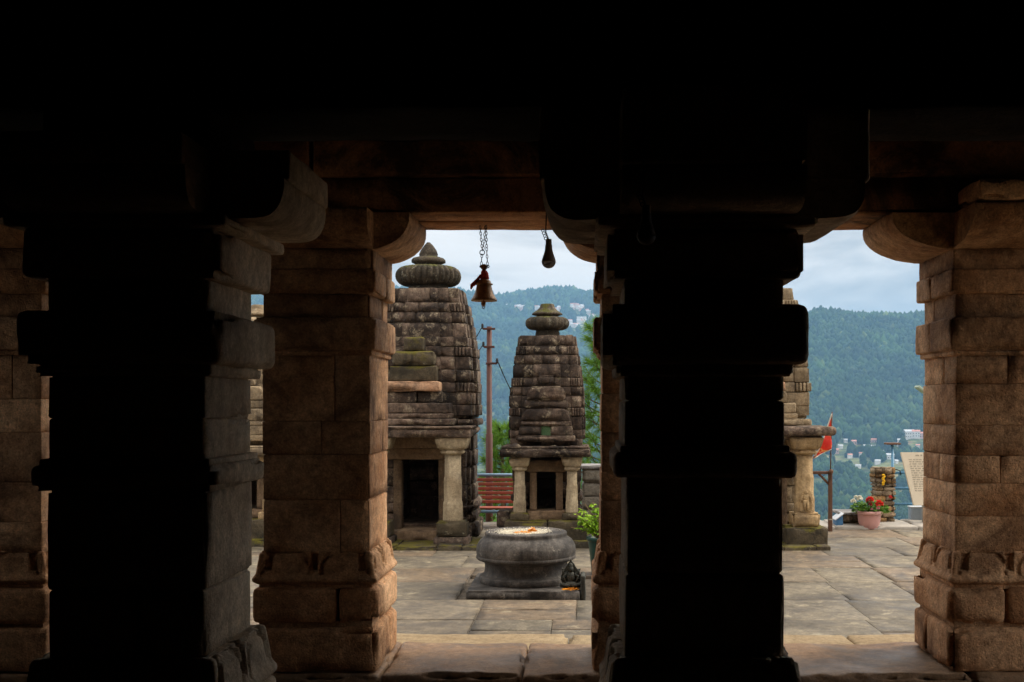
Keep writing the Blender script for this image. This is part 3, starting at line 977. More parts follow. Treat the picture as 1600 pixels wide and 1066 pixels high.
def tower(cx, cy, z0, z1, hw0, hw1, n, mat, root, seed, p=2.0, ribs=(2, 6, 10, 14), skipfront=0):
    rg = random.Random(seed)
    a = Acc()
    hs = [rg.uniform(0.8, 1.25) for _ in range(n)]
    for k in ribs:
        if k < n: hs[k] = 0.85
    tot = sum(hs)
    z = z0
    for k in range(n):
        h = hs[k] / tot * (z1 - z0)
        t = (z + h / 2 - z0) / (z1 - z0)
        hw = hw0 + (hw1 - hw0) * t ** p
        hwt = hw0 + (hw1 - hw0) * min(1, (t + h / (z1 - z0) / 2)) ** p
        tf = lambda w, _z=z, _h=h, _s=hwt / hw: np.concatenate([((w[:, :2] - [cx, cy]) * (1 + (_s - 1) * np.clip((w[:, 2:3] - _z) / _h, 0, 1)) + [cx, cy]), w[:, 2:3]], 1)
        zt = z + h - 0.002
        core = 0.91 * hw
        rb(a, cx - core, cx + core, cy - core, cy + core, z + .004, zt - .002, 0.01, 0.3, 0.003)
        bh, mh = 0.40 * hw, 0.66 * hw
        j = lambda: rg.uniform(-0.012, 0.012) * hw
        rr = min(0.010, h * 0.15)
        if rg.random() < 0.2 and h > 0.15:
            zc = z + h * rg.uniform(0.42, 0.58)
            spl = [(z, zc - .002), (zc + .002, zt)]
        else:
            spl = [(z, zt)]
        for (za, zb) in spl:
            e = j()
            # long centre blocks, split at a random joint
            s = cx + bh * rg.uniform(-0.5, 0.5)
            if rg.random() < 0.5:
                rb(a, cx - bh + e, s - .003, cy - 1.03 * hw + e, cy + 1.02 * hw, za, zb, rr, 0.06, 0.007, ns=9, chip=0.045, fn=tf)
                rb(a, s + .003, cx + bh + e, cy - 1.03 * hw + j(), cy + 1.02 * hw, za, zb + .001, rr, 0.07, 0.012, ns=7, chip=0.06, fn=tf)
            else:
                rb(a, cx - bh + e, cx + bh + e, cy - 1.03 * hw + j(), cy + 1.02 * hw, za, zb, rr, 0.06, 0.007, ns=9, chip=0.045, fn=tf)
            rb(a, cx - 1.03 * hw + j(), cx + 1.03 * hw + j(), cy - bh, cy + bh, za + .001, zb - .001, rr, 0.07, 0.012, ns=7, chip=0.06, fn=tf)
            rb(a, cx - mh + e, cx + mh + e, cy - 0.97 * hw, cy + 0.97 * hw, za + .002, zb - .002, rr, 0.07, 0.012, ns=7, chip=0.06, fn=tf)
            rb(a, cx - 0.97 * hw + j(), cx + 0.97 * hw + j(), cy - mh, cy + mh, za + .003, zb - .003, rr, 0.07, 0.012, ns=7, chip=0.06, fn=tf)
            if k not in ribs:
                for sx in (-1, 1):
                    for sy in (-1, 1):
                        xa, xb = sorted((sx * 0.664 * hw, sx * (0.94 * hw + j())))
                        ya, yb = sorted((sy * 0.5 * hw, sy * (0.94 * hw + j())))
                        rb(a, cx + xa, cx + xb, cy + ya, cy + yb, za + .001, zb + rg.uniform(-.003, .003), rr, 0.06, 0.012, ns=8, chip=0.06, fn=tf)
        if k in ribs:
            nr = 4
            for sx in (-1, 1):
                for sy in (-1, 1):
                    for q in range(nr):
                        u0 = 0.685 + (0.955 - 0.685) * q / nr
                        u1 = 0.685 + (0.955 - 0.685) * (q + 0.68) / nr
                        zz0, zz1 = z + h * 0.08, zt - h * 0.05
                        xa, xb = sorted((sx * u0 * hw, sx * u1 * hw))
                        ya, yb = sorted((sy * 0.8 * hw, sy * 0.985 * hw))
                        rb(a, cx + xa, cx + xb, cy + ya, cy + yb, zz0, zz1, 0.02, 0.03, 0.004, ns=14, fn=tf)
                        ya, yb = sorted((sy * u0 * hw, sy * u1 * hw))
                        xa, xb = sorted((sx * 0.8 * hw, sx * 0.987 * hw))
                        rb(a, cx + xa, cx + xb, cy + ya, cy + yb, zz0, zz1, 0.02, 0.03, 0.004, ns=14, fn=tf)
        z += h
    return a.build('tower', mat, root)


def finial(cx, cy, z, r, h, mat, root, rn, nrib=24, disc=0.53, cone=True, discz=0.34, nf=0.2):
    a = Acc()
    prof = [(rn, z - 0.02), (rn, z + h * nf * .5), (rn * 0.94, z + h * nf * .85), (rn * 1.0, z + h * (nf + .02))]
    lathe(a, prof, cx, cy, 40, amp=0.008)
    o = a.build('finial_neck', mat, root)
    a = Acc()
    z0 = z + h * nf
    hh = h * discz
    pr = []
    for k in range(13):
        t = -math.pi / 2 + math.pi * k / 12
        pr.append((r * (0.60 + 0.40 * math.cos(t) ** 0.75), z0 + hh * (0.5 + 0.5 * math.sin(t))))
    lathe(a, pr, cx, cy, nrib * 6, fn=lambda th: 0.915 + 0.105 * np.abs(np.cos(th * nrib / 2)) ** 0.8, amp=0.01, ns=7)
    a.build('ribbed_disc', mat, root)
    a = Acc()
    z1 = z0 + hh
    dr = r * disc
    rem = z + h - z1
    pr = [(dr * 0.62, z1 - .01), (dr * 0.72, z1 + rem * 0.08), (dr, z1 + rem * 0.16), (dr * 1.0, z1 + rem * 0.26), (dr * 0.9, z1 + rem * 0.34)]
    if cone:
        pr += [(dr * 0.52, z1 + rem * 0.42), (dr * 0.56, z1 + rem * 0.5), (dr * 0.48, z1 + rem * 0.66), (dr * 0.28, z1 + rem * 0.86), (0.02, z1 + rem)]
    else:
        pr += [(dr * 0.68, z1 + rem * 0.5), (dr * 0.5, z1 + rem * 0.72), (dr * 0.44, z1 + rem * 0.96), (dr * 0.38, z1 + rem)]
    lathe(a, pr, cx, cy, 36, amp=0.012, ns=8)
    a.build('finial_cap', mat, root)


def porch_column(root, x, y, z0, z1, w, mat, cap_h, mossmat, plinth=None, figure=False):
    a = Acc()
    h = z1 - cap_h - z0
    # stepped octagonal shaft
    n = 8
    oc = lambda th: 1 / np.cos((th + math.pi / 8) % (math.pi / 4) - math.pi / 8)
    lathe(a, [(w * 0.50, z0), (w * 0.52, z0 + .02), (w * 0.52, z0 + h * 0.24), (w * 0.50, z0 + h * 0.29), (w * 0.475, z0 + h * 0.3), (w * 0.475, z0 + h * 0.60), (w * 0.455, z0 + h * 0.655), (w * 0.43, z0 + h * 0.66), (w * 0.42, z0 + h)], x, y, 32, fn=oc, amp=0.006, ns=10)
    o = a.build('column', mat, root)
    a = Acc()
    zc = z1 - cap_h
    lathe(a, [(w * 0.46, zc - .005), (w * 0.62, zc + cap_h * 0.06), (w * 0.66, zc + cap_h * 0.16), (w * 0.58, zc + cap_h * 0.24), (w * 0.62, zc + cap_h * 0.3)], x, y, 32, fn=oc, amp=0.004)
    ww = w * 0.92

    def flare(v):
        v = v.copy()
        t = np.clip((v[:, 2] - (zc + cap_h * .28)) / (cap_h * .72), 0, 1)
        s = 0.74 + 0.26 * t ** 0.6
        v[:, 0] = x + (v[:, 0] - x) * s
        v[:, 1] = y + (v[:, 1] - y) * s
        return v
    rb(a, x - ww, x + ww, y - ww, y + ww, zc + cap_h * 0.28, z1, 0.02, 0.04, 0.006, chip=0.03, fn=flare)
    a.build('capital', mat, root)
    if plinth:
        a = Acc()
        (pw, pz0, pz1, pw2, pz2) = plinth
        rb(a, x - pw2, x + pw2, y - pw2 * 0.85, y + pw2 * 0.85, pz1, pz2 + .004, 0.02, 0.05, 0.012, ns=8, chip=0.05)
        a.build('column_base', mossmat if mat is not M['column_warm'] else mat, root)
        if pz1 > pz0:
            a = Acc()
            rb(a, x - pw, x + pw, y - pw * 0.85, y + pw * 0.85, pz0, pz1 + .003, 0.014, 0.06, 0.008, chip=0.05)
            a.build('column_footing', M['shrine'] if mat is not M['column_warm'] else mossmat, root)
    if figure:
        a = Acc()
        yy = y - w * 0.51
        zf = z0 + 0.03
        prism(a, [(x - .07, zf), (x + .07, zf), (x + .07, zf + .2), (x + .045, zf + .25), (x, zf + .275), (x - .045, zf + .25), (x - .07, zf + .2)], yy - 0.008, yy + 0.03)
        a.build('niche', mat, o, False)
        a = Acc()
        ell(a, (x, yy - .012, zf + .225), (.022, .02, .027))
        ell(a, (x, yy - .010, zf + .165), (.036, .02, .045))
        ell(a, (x, yy - .010, zf + .115), (.040, .02, .03))
        for s in (-1, 1):
            tube(a, [(x + s * .018, yy - .012, zf + .115), (x + s * .02, yy - .014, zf + .06), (x + s * .016, yy - .012, zf + .005)], [.021, .016, .012])
            tube(a, [(x + s * .036, yy - .01, zf + .19), (x + s * .058, yy - .012, zf + .15), (x + s * .045, yy - .016, zf + .11)], [.012, .011, .009])
        a.build('carved_figure', mat, o)
    return o


def big_shrine(cx, cy, label, mat, colmat, moss, seed, eave_hw, warm=False, figure=False, cap=None):
    root = empty('stone_shrine', (cx, cy, -0.15), label, 'shrine', 'stone shrines in the courtyard')
    rg = random.Random(seed)
    f = cy - 0.66      # front wall plane
    a = Acc()
    lw = 0.68 if warm else 0.95
    xa = cx - lw
    while xa < cx + lw:
        w = rg.uniform(0.3, 0.6)
        xb = min(xa + w, cx + lw + 0.02)
        rb(a, xa, xb - .006, cy - 1.58, cy - 0.6, -0.26, -0.10 + rg.uniform(-.008, .008), 0.014, 0.08, 0.008, chip=0.04)
        xa = xb
    a.build('ledge', moss, root)
    # base mouldings
    a = Acc()
    zz = -0.14
    for (h, o, r) in ((0.20, 0.70, 0.03), (0.15, 0.67, 0.05), (0.13, 0.69, 0.05)):
        for (mx, my) in ((0.66, 1.0), (1.0, 0.66), (0.90, 0.90)):
            for sx in (-1, 1):
                if mx == 1.0:
                    rb(a, cx + (-o if sx < 0 else 0.34), cx + (-0.34 if sx < 0 else o), cy - o * my, cy + o * my, zz + .002 * mx, zz + h - .006, r, 0.06, 0.012, ns=7, chip=0.06)
                elif mx < 0.7:
                    rb(a, cx + (-o * mx if sx < 0 else 0.30), cx + (-0.30 if sx < 0 else o * mx), cy - o * my, cy + o * my, zz + .001, zz + h - .004, r, 0.06, 0.012, ns=7, chip=0.06)
                else:
                    rb(a, cx + (-o * mx if sx < 0 else 0.32), cx + (-0.32 if sx < 0 else o * mx), cy - o * my, cy + o * my, zz, zz + h - .005, r, 0.06, 0.012, ns=7, chip=0.06)
        zz += h
    a.build('base_moulding', mat, root)
    # walls with a real doorway
    a = Acc()
    z1 = 1.20
    H = [0.335, 0.55, 0.78, 0.99, z1]
    for k in range(4):
        za, zb = H[k], H[k + 1] - .004
        e = rg.uniform(-.01, .01)
        for s in (-1, 1):
            xa, xb = sorted((cx + s * 0.30, cx + s * (0.56 + e)))
            rb(a, xa, xb, f + 0.05, cy + 0.56, za, zb, 0.012, 0.08, 0.008, chip=0.05)
            xa, xb = sorted((cx + s * 0.36, cx + s * (0.60 + e)))
            rb(a, xa, xb, cy - 0.44, cy + 0.44, za + .001, zb - .001, 0.012, 0.08, 0.008, chip=0.05)
            xa, xb = sorted((cx + s * 0.36, cx + s * (0.635 + e)))
            rb(a, xa, xb, cy - 0.27, cy + 0.27, za + .002, zb - .002, 0.012, 0.08, 0.008, chip=0.05)
            xa, xb = sorted((cx + s * 0.28, cx + s * (0.42 + e)))
            rb(a, xa, xb, f + 0.01, f + 0.3, za + .002, zb - .003, 0.012, 0.08, 0.008, chip=0.05)
        rb(a, cx - 0.5, cx + 0.5, cy + 0.40, cy + 0.62, za, zb, 0.012, 0.1, 0.008, chip=0.05)
    rb(a, cx - 0.42, cx + 0.42, f + 0.02, f + 0.25, 0.98, 1.24, 0.012, 0.08, 0.008)
    rb(a, cx - 0.60, cx + 0.60, cy - 0.6, cy + 0.6, 1.195, 1.30, 0.02, 0.1, 0.006)
    rb(a, cx - 0.40, cx + 0.40, f + 0.2, cy + 0.5, -0.12, 0.05, 0.01, 0.1, 0.006)
    rb(a, cx - 0.5, cx + 0.5, cy + 0.42, cy + 0.6, -0.12, 0.345, 0.01, 0.1, 0.006)
    a.build('wall', mat, root)
    # door frame
    a = Acc()
    for s in (-1, 1):
        xa, xb = sorted((cx + s * 0.235, cx + s * 0.335))
        rb(a, xa, xb, f - 0.06, f + 0.12, 0.0, 0.885, 0.01, 0.05, 0.005, chip=0.03)
    rb(a, cx - 0.40, cx + 0.40, f - 0.10, f + 0.12, 0.89, 1.03, 0.012, 0.06, 0.006, chip=0.03)
    rb(a, cx - 0.46, cx + 0.46, f - 0.22, f + 0.10, 1.035, 1.19, 0.012, 0.06, 0.006, chip=0.03)
    rb(a, cx - 0.32, cx + 0.32, f - 0.24, f + 0.3, -0.12, 0.012, 0.014, 0.06, 0.008, chip=0.04)
    a.build('door_frame', M['frame'], root)
    # cornice blocks either side
    a = Acc()
    for k, (za, zb, o) in enumerate(((1.20, 1.30, 0.66), (1.305, 1.40, 0.70), (1.405, 1.45, 0.64))):
        rb(a, cx - o, cx + o, cy - o * 0.66, cy + o * 0.66, za, zb - .004, 0.03, 0.06, 0.01, chip=0.05)
        rb(a, cx - o * 0.66, cx + o * 0.66, cy - o, cy + o, za + .002, zb - .006, 0.03, 0.06, 0.01, chip=0.05)
        rb(a, cx - o * 0.92, cx + o * 0.92, cy - o * 0.92, cy + o * 0.92, za + .003, zb - .008, 0.03, 0.06, 0.01, chip=0.05)
    a.build('cornice', mat, root)
    # porch
    py = cy - 1.14
    for s in (-1, 1):
        porch_column(root, cx + s * 0.465, py, 0.26 if warm else 0.16, 1.185, 0.225, colmat, 0.21, moss, (0.245, -0.16, 0.09, 0.165, 0.26) if warm else (0.215, -0.15, -0.03, 0.185, 0.16), figure=figure)
    a = Acc()
    if warm:
        rb(a, cx - eave_hw, cx + eave_hw, cy - 1.42, cy - 0.55, 1.205, 1.315, 0.055, 0.06, 0.01, chip=0.03)
        rb(a, cx - 0.66, cx + 0.66, cy - 1.28, cy - 0.55, 1.155, 1.21, 0.02, 0.06, 0.008)
    else:
        rb(a, cx - eave_hw, cx + eave_hw, cy - 1.38, cy - 0.55, 1.185, 1.29, 0.014, 0.06, 0.01, chip=0.06)
        rb(a, cx - eave_hw - 0.02, cx + eave_hw + 0.02, cy - 1.40, cy - 0.56, 1.292, 1.318, 0.01, 0.06, 0.006, chip=0.04)
    a.build('eave_slab', mat if not warm else M['shrine'], root)
    tower(cx, cy, 1.44, 3.08, 0.675, 0.475, 11, mat, root, seed, p=2.6, ribs=(2, 5, 9))
    # stacked antefix on the front
    a = Acc()
    fy = cy - 0.72
    rb(a, cx - 0.47, cx + 0.47, fy - 0.36, fy + 0.3, 1.33, 1.405, 0.012, 0.06, 0.008, chip=0.06)
    rb(a, cx - 0.40, cx + 0.42, fy - 0.24, fy + 0.3, 1.41, 1.47, 0.012, 0.06, 0.008, chip=0.06)
    rb(a, cx - 0.48, cx + 0.40, fy - 0.22, fy + 0.3, 1.475, 1.60, 0.018, 0.06, 0.014, chip=0.10)
    rb(a, cx - 0.44, cx - 0.02, fy - 0.18, fy + 0.3, 1.605, 1.745, 0.02, 0.05, 0.014, chip=0.10)
    rb(a, cx - 0.01, cx + 0.30, fy - 0.15, fy + 0.3, 1.607, 1.74, 0.02, 0.05, 0.014, chip=0.10)
    a.build('front_slabs', M['shrine_tan'] if warm else mat, root)
    a = Acc()
    rb(a, cx - 0.43, cx + 0.27, fy - 0.24, fy + 0.25, 1.75, 1.865, 0.02, 0.05, 0.016, chip=0.08)
    a.build('antefix_course', M['ochre'], root)
    a = Acc()
    rb(a, cx - 0.36, cx + 0.23, fy - 0.15, fy + 0.28, 1.875, 2.06, 0.02, 0.05, 0.012, chip=0.07)
    rb(a, cx - 0.33, cx + 0.20, fy - 0.15, fy + 0.28, 2.065, 2.25, 0.05, 0.05, 0.012, chip=0.07)
    rb(a, cx - 0.20, cx + 0.06, fy - 0.09, fy + 0.28, 2.255, 2.43, 0.04, 0.05, 0.014, chip=0.09)
    a.build('antefix', moss, root)
    finial(cx + 0.01, cy, 3.075, 0.425, 0.655, M['finial'], root, 0.27, nrib=32, disc=0.52, discz=0.40, nf=0.11)
    return root


def small_shrine(cx, cy, label, mat, colmat, moss, seed):
    root = empty('stone_shrine', (cx, cy, -0.15), label, 'shrine', 'stone shrines in the courtyard')
    rg = random.Random(seed)
    f = cy - 0.42
    a = Acc()
    rb(a, cx - 0.50, cx + 0.02, cy - 0.80, cy + 0.5, -0.2, 0.165, 0.02, 0.06, 0.01, chip=0.05)
    rb(a, cx + 0.027, cx + 0.50, cy - 0.79, cy + 0.5, -0.2, 0.168, 0.02, 0.06, 0.01, chip=0.05)
    rb(a, cx - 0.55, cx + 0.55, cy - 0.86, cy + 0.5, -0.24, -0.06, 0.02, 0.06, 0.01, chip=0.05)
    a.build('platform', moss, root)
    a = Acc()
    zz = 0.16
    for (h, o, r) in ((0.12, 0.455, 0.03), (0.09, 0.42, 0.035), (0.10, 0.45, 0.04)):
        rb(a, cx - o, cx - 0.2, cy - o * 0.85, cy + o, zz, zz + h - .004, r, 0.05, 0.01, chip=0.05)
        rb(a, cx + 0.2, cx + o, cy - o * 0.85, cy + o, zz, zz + h - .004, r, 0.05, 0.01, chip=0.05)
        zz += h
    a.build('base_moulding', mat, root)
    a = Acc()
    H = [0.465, 0.62, 0.78, 0.95]
    for k in range(3):
        e = rg.uniform(-.008, .008)
        for s in (-1, 1):
            xa, xb = sorted((cx + s * 0.2, cx + s * (0.40 + e)))
            rb(a, xa, xb, f + 0.02, cy + 0.4, H[k], H[k + 1] - .004, 0.012, 0.06, 0.008, chip=0.05)
            xa, xb = sorted((cx + s * 0.3, cx + s * (0.425 + e)))
            rb(a, xa, xb, cy - 0.27, cy + 0.27, H[k] + .001, H[k + 1] - .006, 0.012, 0.06, 0.008, chip=0.05)
        rb(a, cx - 0.38, cx + 0.38, cy + 0.28, cy + 0.42, H[k], H[k + 1] - .004, 0.012, 0.08, 0.008)
    rb(a, cx - 0.42, cx + 0.42, f + 0.01, cy + 0.42, 0.952, 1.12, 0.012, 0.08, 0.006)
    rb(a, cx - 0.38, cx + 0.38, cy + 0.27, cy + 0.41, 0.1, 0.48, 0.012, 0.08, 0.006)
    rb(a, cx - 0.3, cx + 0.3, f + 0.15, cy + 0.4, 0.1, 0.262, 0.012, 0.08, 0.006)
    a.build('wall', mat, root)
    a = Acc()
    for s in (-1, 1):
        xa, xb = sorted((cx + s * 0.12, cx + s * 0.205))
        rb(a, xa, xb, f - 0.05, f + 0.1, 0.275, 0.745, 0.008, 0.04, 0.004, chip=0.03)
    rb(a, cx - 0.245, cx + 0.245, f - 0.08, f + 0.1, 0.75, 0.90, 0.012, 0.05, 0.006, chip=0.03)
    rb(a, cx - 0.24, cx + 0.24, f - 0.14, f + 0.2, 0.15, 0.27, 0.012, 0.05, 0.006, chip=0.03)
    a.build('door_frame', M['frame'], root)
    for s in (-1, 1):
        porch_column(root, cx + s * 0.32, cy - 0.62, 0.255, 0.945, 0.145, colmat, 0.17, moss, (0.1, 0.16, 0.16, 0.115, 0.255))
    a = Acc()
    rb(a, cx - 0.55, cx + 0.545, cy - 0.82, cy + 0.1, 0.945, 1.045, 0.02, 0.05, 0.012, chip=0.05)
    rb(a, cx - 0.535, cx + 0.53, cy - 0.80, cy + 0.1, 1.047, 1.072, 0.01, 0.05, 0.006, chip=0.05)
    a.build('eave_slab', mat, root)
    a = Acc()
    rb(a, cx - 0.45, cx + 0.45, cy - 0.45, cy + 0.45, 1.07, 1.16, 0.02, 0.06, 0.008)
    a.build('cornice', mat, root)
    tower(cx, cy, 1.15, 2.45, 0.472, 0.352, 10, mat, root, seed, p=2.6, ribs=(2, 5, 8))
    fy = cy - 0.49
    # stepped gable blocks, the lowest with a square window hole
    a = Acc()
    tf = taper_fn(cx, 1.13, 1.50, 1.0, 0.86)
    rb(a, cx - 0.36, cx + 0.36, fy - 0.17, fy + 0.1, 1.13, 1.20, 0.014, 0.05, 0.008, chip=0.05)
    rb(a, cx - 0.345, cx - 0.062, fy - 0.13, fy + 0.1, 1.203, 1.318, 0.012, 0.04, 0.008, chip=0.03, fn=tf)
    rb(a, cx + 0.062, cx + 0.345, fy - 0.13, fy + 0.1, 1.203, 1.316, 0.012, 0.04, 0.008, chip=0.03, fn=tf)
    rb(a, cx - 0.34, cx + 0.34, fy - 0.13, fy + 0.1, 1.320, 1.375, 0.012, 0.05, 0.008, chip=0.05, fn=tf)
    rb(a, cx - 0.345, cx + 0.33, fy - 0.135, fy + 0.1, 1.378, 1.53, 0.02, 0.05, 0.008, chip=0.05, fn=lambda w: round_top(cx, 0.30, 1.53)(tf(w)))
    rb(a, cx - 0.265, cx + 0.265, fy - 0.08, fy + 0.1, 1.535, 1.635, 0.02, 0.05, 0.01, chip=0.06)
    rb(a, cx - 0.235, cx + 0.235, fy - 0.09, fy + 0.1, 1.638, 1.81, 0.02, 0.05, 0.01, chip=0.04, fn=round_top(cx, 0.235, 1.81))
    rb(a, cx - 0.115, cx + 0.115, fy - 0.05, fy + 0.1, 1.82, 1.94, 0.02, 0.05, 0.01, chip=0.06)
    a.build('antefix', mat, root)
    a = Acc()
    rb(a, cx - 0.07, cx + 0.07, fy - 0.085, fy - 0.06, 1.19, 1.33, 0.004, 0.05, 0.003)
    a.build('niche_panel', M['greenniche'], root)
    finial(cx, cy, 2.45, 0.275, 0.42, M['finial'] if mat is not M['shrine_tan'] else mat, root, 0.155, nrib=16, disc=0.70, cone=False, discz=0.40)
    return root


M['greenniche'] = stone('green_stained_niche', (0.05, 0.11, 0.05), (0.13, 0.22, 0.11), 12, 0.05, bump=0.5)
big_shrine(-2.05, 14.85, 'large dark weathered shrine with pale porch columns, left of the slim pole', M['shrine'], M['column'], M['shrine_mossy'], 3, 0.69)
small_shrine(-0.448, 14.35, 'small dark shrine with a square green niche, behind the round altar', M['shrine'], M['column'], M['shrine_mossy'], 8)
big_shrine(2.25, 14.85, 'tan shrine half hidden behind the black pillar, carved figure on its column', M['shrine_tan'], M['column_warm'], M['shrine_mossy'], 14, 0.81, warm=True, figure=True)
small_shrine(-4.2, 14.5, 'pale tan shrine glimpsed in the gap between two left pillars', M['shrine_tan'], M['column_warm'], M['shrine_mossy'], 19)
a = Acc()
rb(a, -1.06, -0.90, 13.85, 14.25, 0.07, 0.26, 0.02, 0.05, 0.01, chip=0.05)
rb(a, -1.04, -0.92, 13.95, 14.2, -0.2, 0.07, 0.02, 0.05, 0.01, chip=0.05)
tag(a.build('stone_block', M['shrine']), 'dark loose stone block beside the small shrine, near the red bench', 'stone')

# ------------------------------------------------------------------ bell, bulbs
BX, BY = -0.632, 7.2
root = empty('hanging_bell', (BX, BY, 2.74), 'bronze temple bell with red cloth hanging on a chain from the lintel', 'bell')
a = Acc()
z = 2.258
lathe(a, [(0.060, z + .012), (0.083, z - .002), (0.085, z + .004), (0.079, z + .014), (0.070, z + .028), (0.060, z + .048), (0.053, z + .07), (0.049, z + .09), (0.047, z + .100), (0.056, z + .103), (0.056, z + .109), (0.046, z + .112), (0.042, z + .126), (0.030, z + .136), (0.014, z + .140)], BX, BY, 40)
a.build('bell_body', M['bronze'], root)
a = Acc()
lathe(a, [(0.020, z + .135), (0.018, z + .17), (0.016, z + .185), (0.012, z + .19)], BX, BY, 16)
rb(a, BX - 0.011, BX + 0.011, BY - 0.011, BY + 0.011, z + .185, z + .235, 0.004, 0.02, 0.001)
ring(a, (BX, BY, z + .215), 0.016, 0.005, (0, 1, 0))
a.build('bell_crown', M['bronze'], root)
a = Acc()
tube(a, [(BX - .004, BY, z + .1), (BX - .004, BY, z - .01)], 0.005)
ell(a, (BX - .004, BY, z - .018), (0.016, 0.016, 0.019))
ring(a, (BX - .004, BY, z - .042), 0.008, 0.003, (0, 1, 0))
a.build('clapper', M['bronze'], root)


def chain(acc, p0, p1, link=0.016, r=0.0022, sag=0.0):
    p0, p1 = np.array(p0), np.array(p1)
    L = np.linalg.norm(p1 - p0)
    n = max(2, int(L / (link * 1.25)))
    d = (p1 - p0) / L
    s = np.cross(d, [0, 1, 0.01])
    s /= np.linalg.norm(s)
    w = np.cross(d, s)
    for k in range(n):
        c = p0 + (p1 - p0) * (k + 0.5) / n
        ring(acc, c, link * 0.48, r, s if k % 2 else w * 0.8 + s * 0.6, sx=1.55, n=10, m=5, side=d)


a = Acc()
chain(a, (BX - 0.026, BY, 2.74), (BX - 0.012, BY, 2.58))
chain(a, (BX + 0.008, BY + .01, 2.74), (BX - 0.006, BY + .004, 2.585))
chain(a, (BX + 0.014, BY - .012, 2.74), (BX + 0.016, BY, 2.60))
chain(a, (BX + 0.016, BY, 2.60), (BX + 0.022, BY, 2.485))
chain(a, (BX - 0.014, BY, 2.558), (BX - 0.018, BY, 2.485))
ring(a, (BX - 0.012, BY, 2.568), 0.016, 0.003, (0.2, 1, 0))
ring(a, (BX - 0.020, BY, 2.478), 0.007, 0.003, (0, 1, 0.2))
ring(a, (BX + 0.024, BY, 2.478), 0.009, 0.003, (0.3, 1, 0))
tube(a, [(BX - 0.024, BY, 2.478), (BX + 0.026, BY, 2.478)], 0.004)
a.build('chain', M['iron'], root)
a = Acc()
lathe(a, [(0.024, z + .136), (0.029, z + .142), (0.025, z + .16), (0.023, z + .178), (0.017, z + .195)], BX + .001, BY, 18, amp=0.008, ns=40)
for k in range(4):
    tube(a, [(BX - .02, BY - .012 + .006 * k, z + .165), (BX - .042, BY - .02 + .008 * k, z + .135), (BX - .060, BY - .022 + .01 * k, z + .116 - .003 * k), (BX - .078, BY - .02 + .012 * k, z + .098), (BX - .082, BY - .02 + .013 * k, z + .072 + .004 * k)], [0.008, 0.009, 0.010, 0.011, 0.005], 6)
a.build('cloth', M['redcloth'], root)


def bulb(x, y, ztop, zceil, label, m1=None, m2=None):
    root = empty('light_bulb', (x, y, zceil), label, 'bulb', 'bulbs hanging from the hall ceiling')
    a = Acc()
    lathe(a, [(0.0115, ztop), (0.0125, ztop - .006), (0.0125, ztop - .022), (0.0145, ztop - .026), (0.0155, ztop - .045), (0.021, ztop - .064), (0.0275, ztop - .082), (0.0295, ztop - .093)], x, y, 28)
    a.build('housing', m1 or M['bulb_body'], root)
    a = Acc()
    pr = [(0.0292 * math.cos(t), ztop - .093 - 0.0275 * math.sin(t)) for t in np.linspace(0, math.pi / 2 * 0.98, 9)]
    lathe(a, pr, x, y, 28)
    a.build('diffuser', m2 or M['bulb_glass'], root)
    a = Acc()
    tube(a, [(x, y, ztop - .002), (x - .012, y, ztop + .03), (x - .006, y + .01, ztop + .2), (x, y + .01, zceil)], 0.003, 6)
    for k in range(4):
        ring(a, (x - 0.012 - 0.004 * k, y - .004, ztop + .002 + .011 * k), 0.006, 0.0016, (0.4 * (k % 2), 1, 0.3))
    a.build('cord', M['iron'], root)
    return root


bulb(-0.139, 4.62, 2.276, 3.23, 'dark LED bulb with pale dome hanging in the bright gap beside the bracket')
bulb(0.194, 3.40, 2.20, 3.23, 'unlit bulb barely visible against the black central pillar', M['bulb_shaded'], M['bulb_shaded'])

# ------------------------------------------------------------------ pole, bench, wall
PX, PY = -1.497, 18.0
root = empty('utility_pole', (PX, PY, -1.3), 'slim red-brown steel utility pole with three crossarms between two shrines', 'pole')
a = Acc()
tube(a, [(PX, PY, -1.6), (PX, PY, 1.1), (PX, PY, 1.11), (PX, PY, 2.83)], [0.062, 0.056, 0.046, 0.042], 16)
a.build('post', M['rustpole'], root)
for (zz, xa, xb) in ((2.79, -0.10, 0.10), (2.50, -0.085, 0.09), (2.235, -0.05, 0.13)):
    a = Acc()
    rb(a, PX + xa, PX + xb, PY - 0.065, PY - 0.04, zz - 0.017, zz + 0.017, 0.004, 0.1, 0.001)
    ar = a.build('crossarm', M['rustpole'], root)
    a = Acc()
    for xx in ((xa - 0.005,) if zz > 2.3 else (xb,)):
        lathe(a, [(0.012, zz + .0), (0.02, zz + .02), (0.014, zz + .03), (0.024, zz + .045), (0.016, zz + .06), (0.02, zz + .075), (0.008, zz + .085)], PX + xx, PY - 0.052, 12)
    a.build('insulator', M['iron'], ar)
a = Acc()


def sagline(p0, p1, sag, n=14):
    p0, p1 = np.array(p0), np.array(p1)
    return [p0 + (p1 - p0) * t - np.array([0, 0, 4 * sag * t * (1 - t)]) for t in np.linspace(0, 1, n)]


tube(a, sagline((PX + .13, PY - .052, 2.30), (PX + 0.62, PY + 1.5, 1.30), 0.12), 0.009, 5)
tube(a, sagline((PX - .10, PY - .052, 2.84), (PX - 0.75, PY + 0.8, 2.35), 0.14), 0.007, 5)
tube(a, sagline((PX - .09, PY - .052, 2.55), (PX - 0.75, PY + 0.8, 2.05), 0.12), 0.007, 5)
a.build('cable', M['iron'], root)

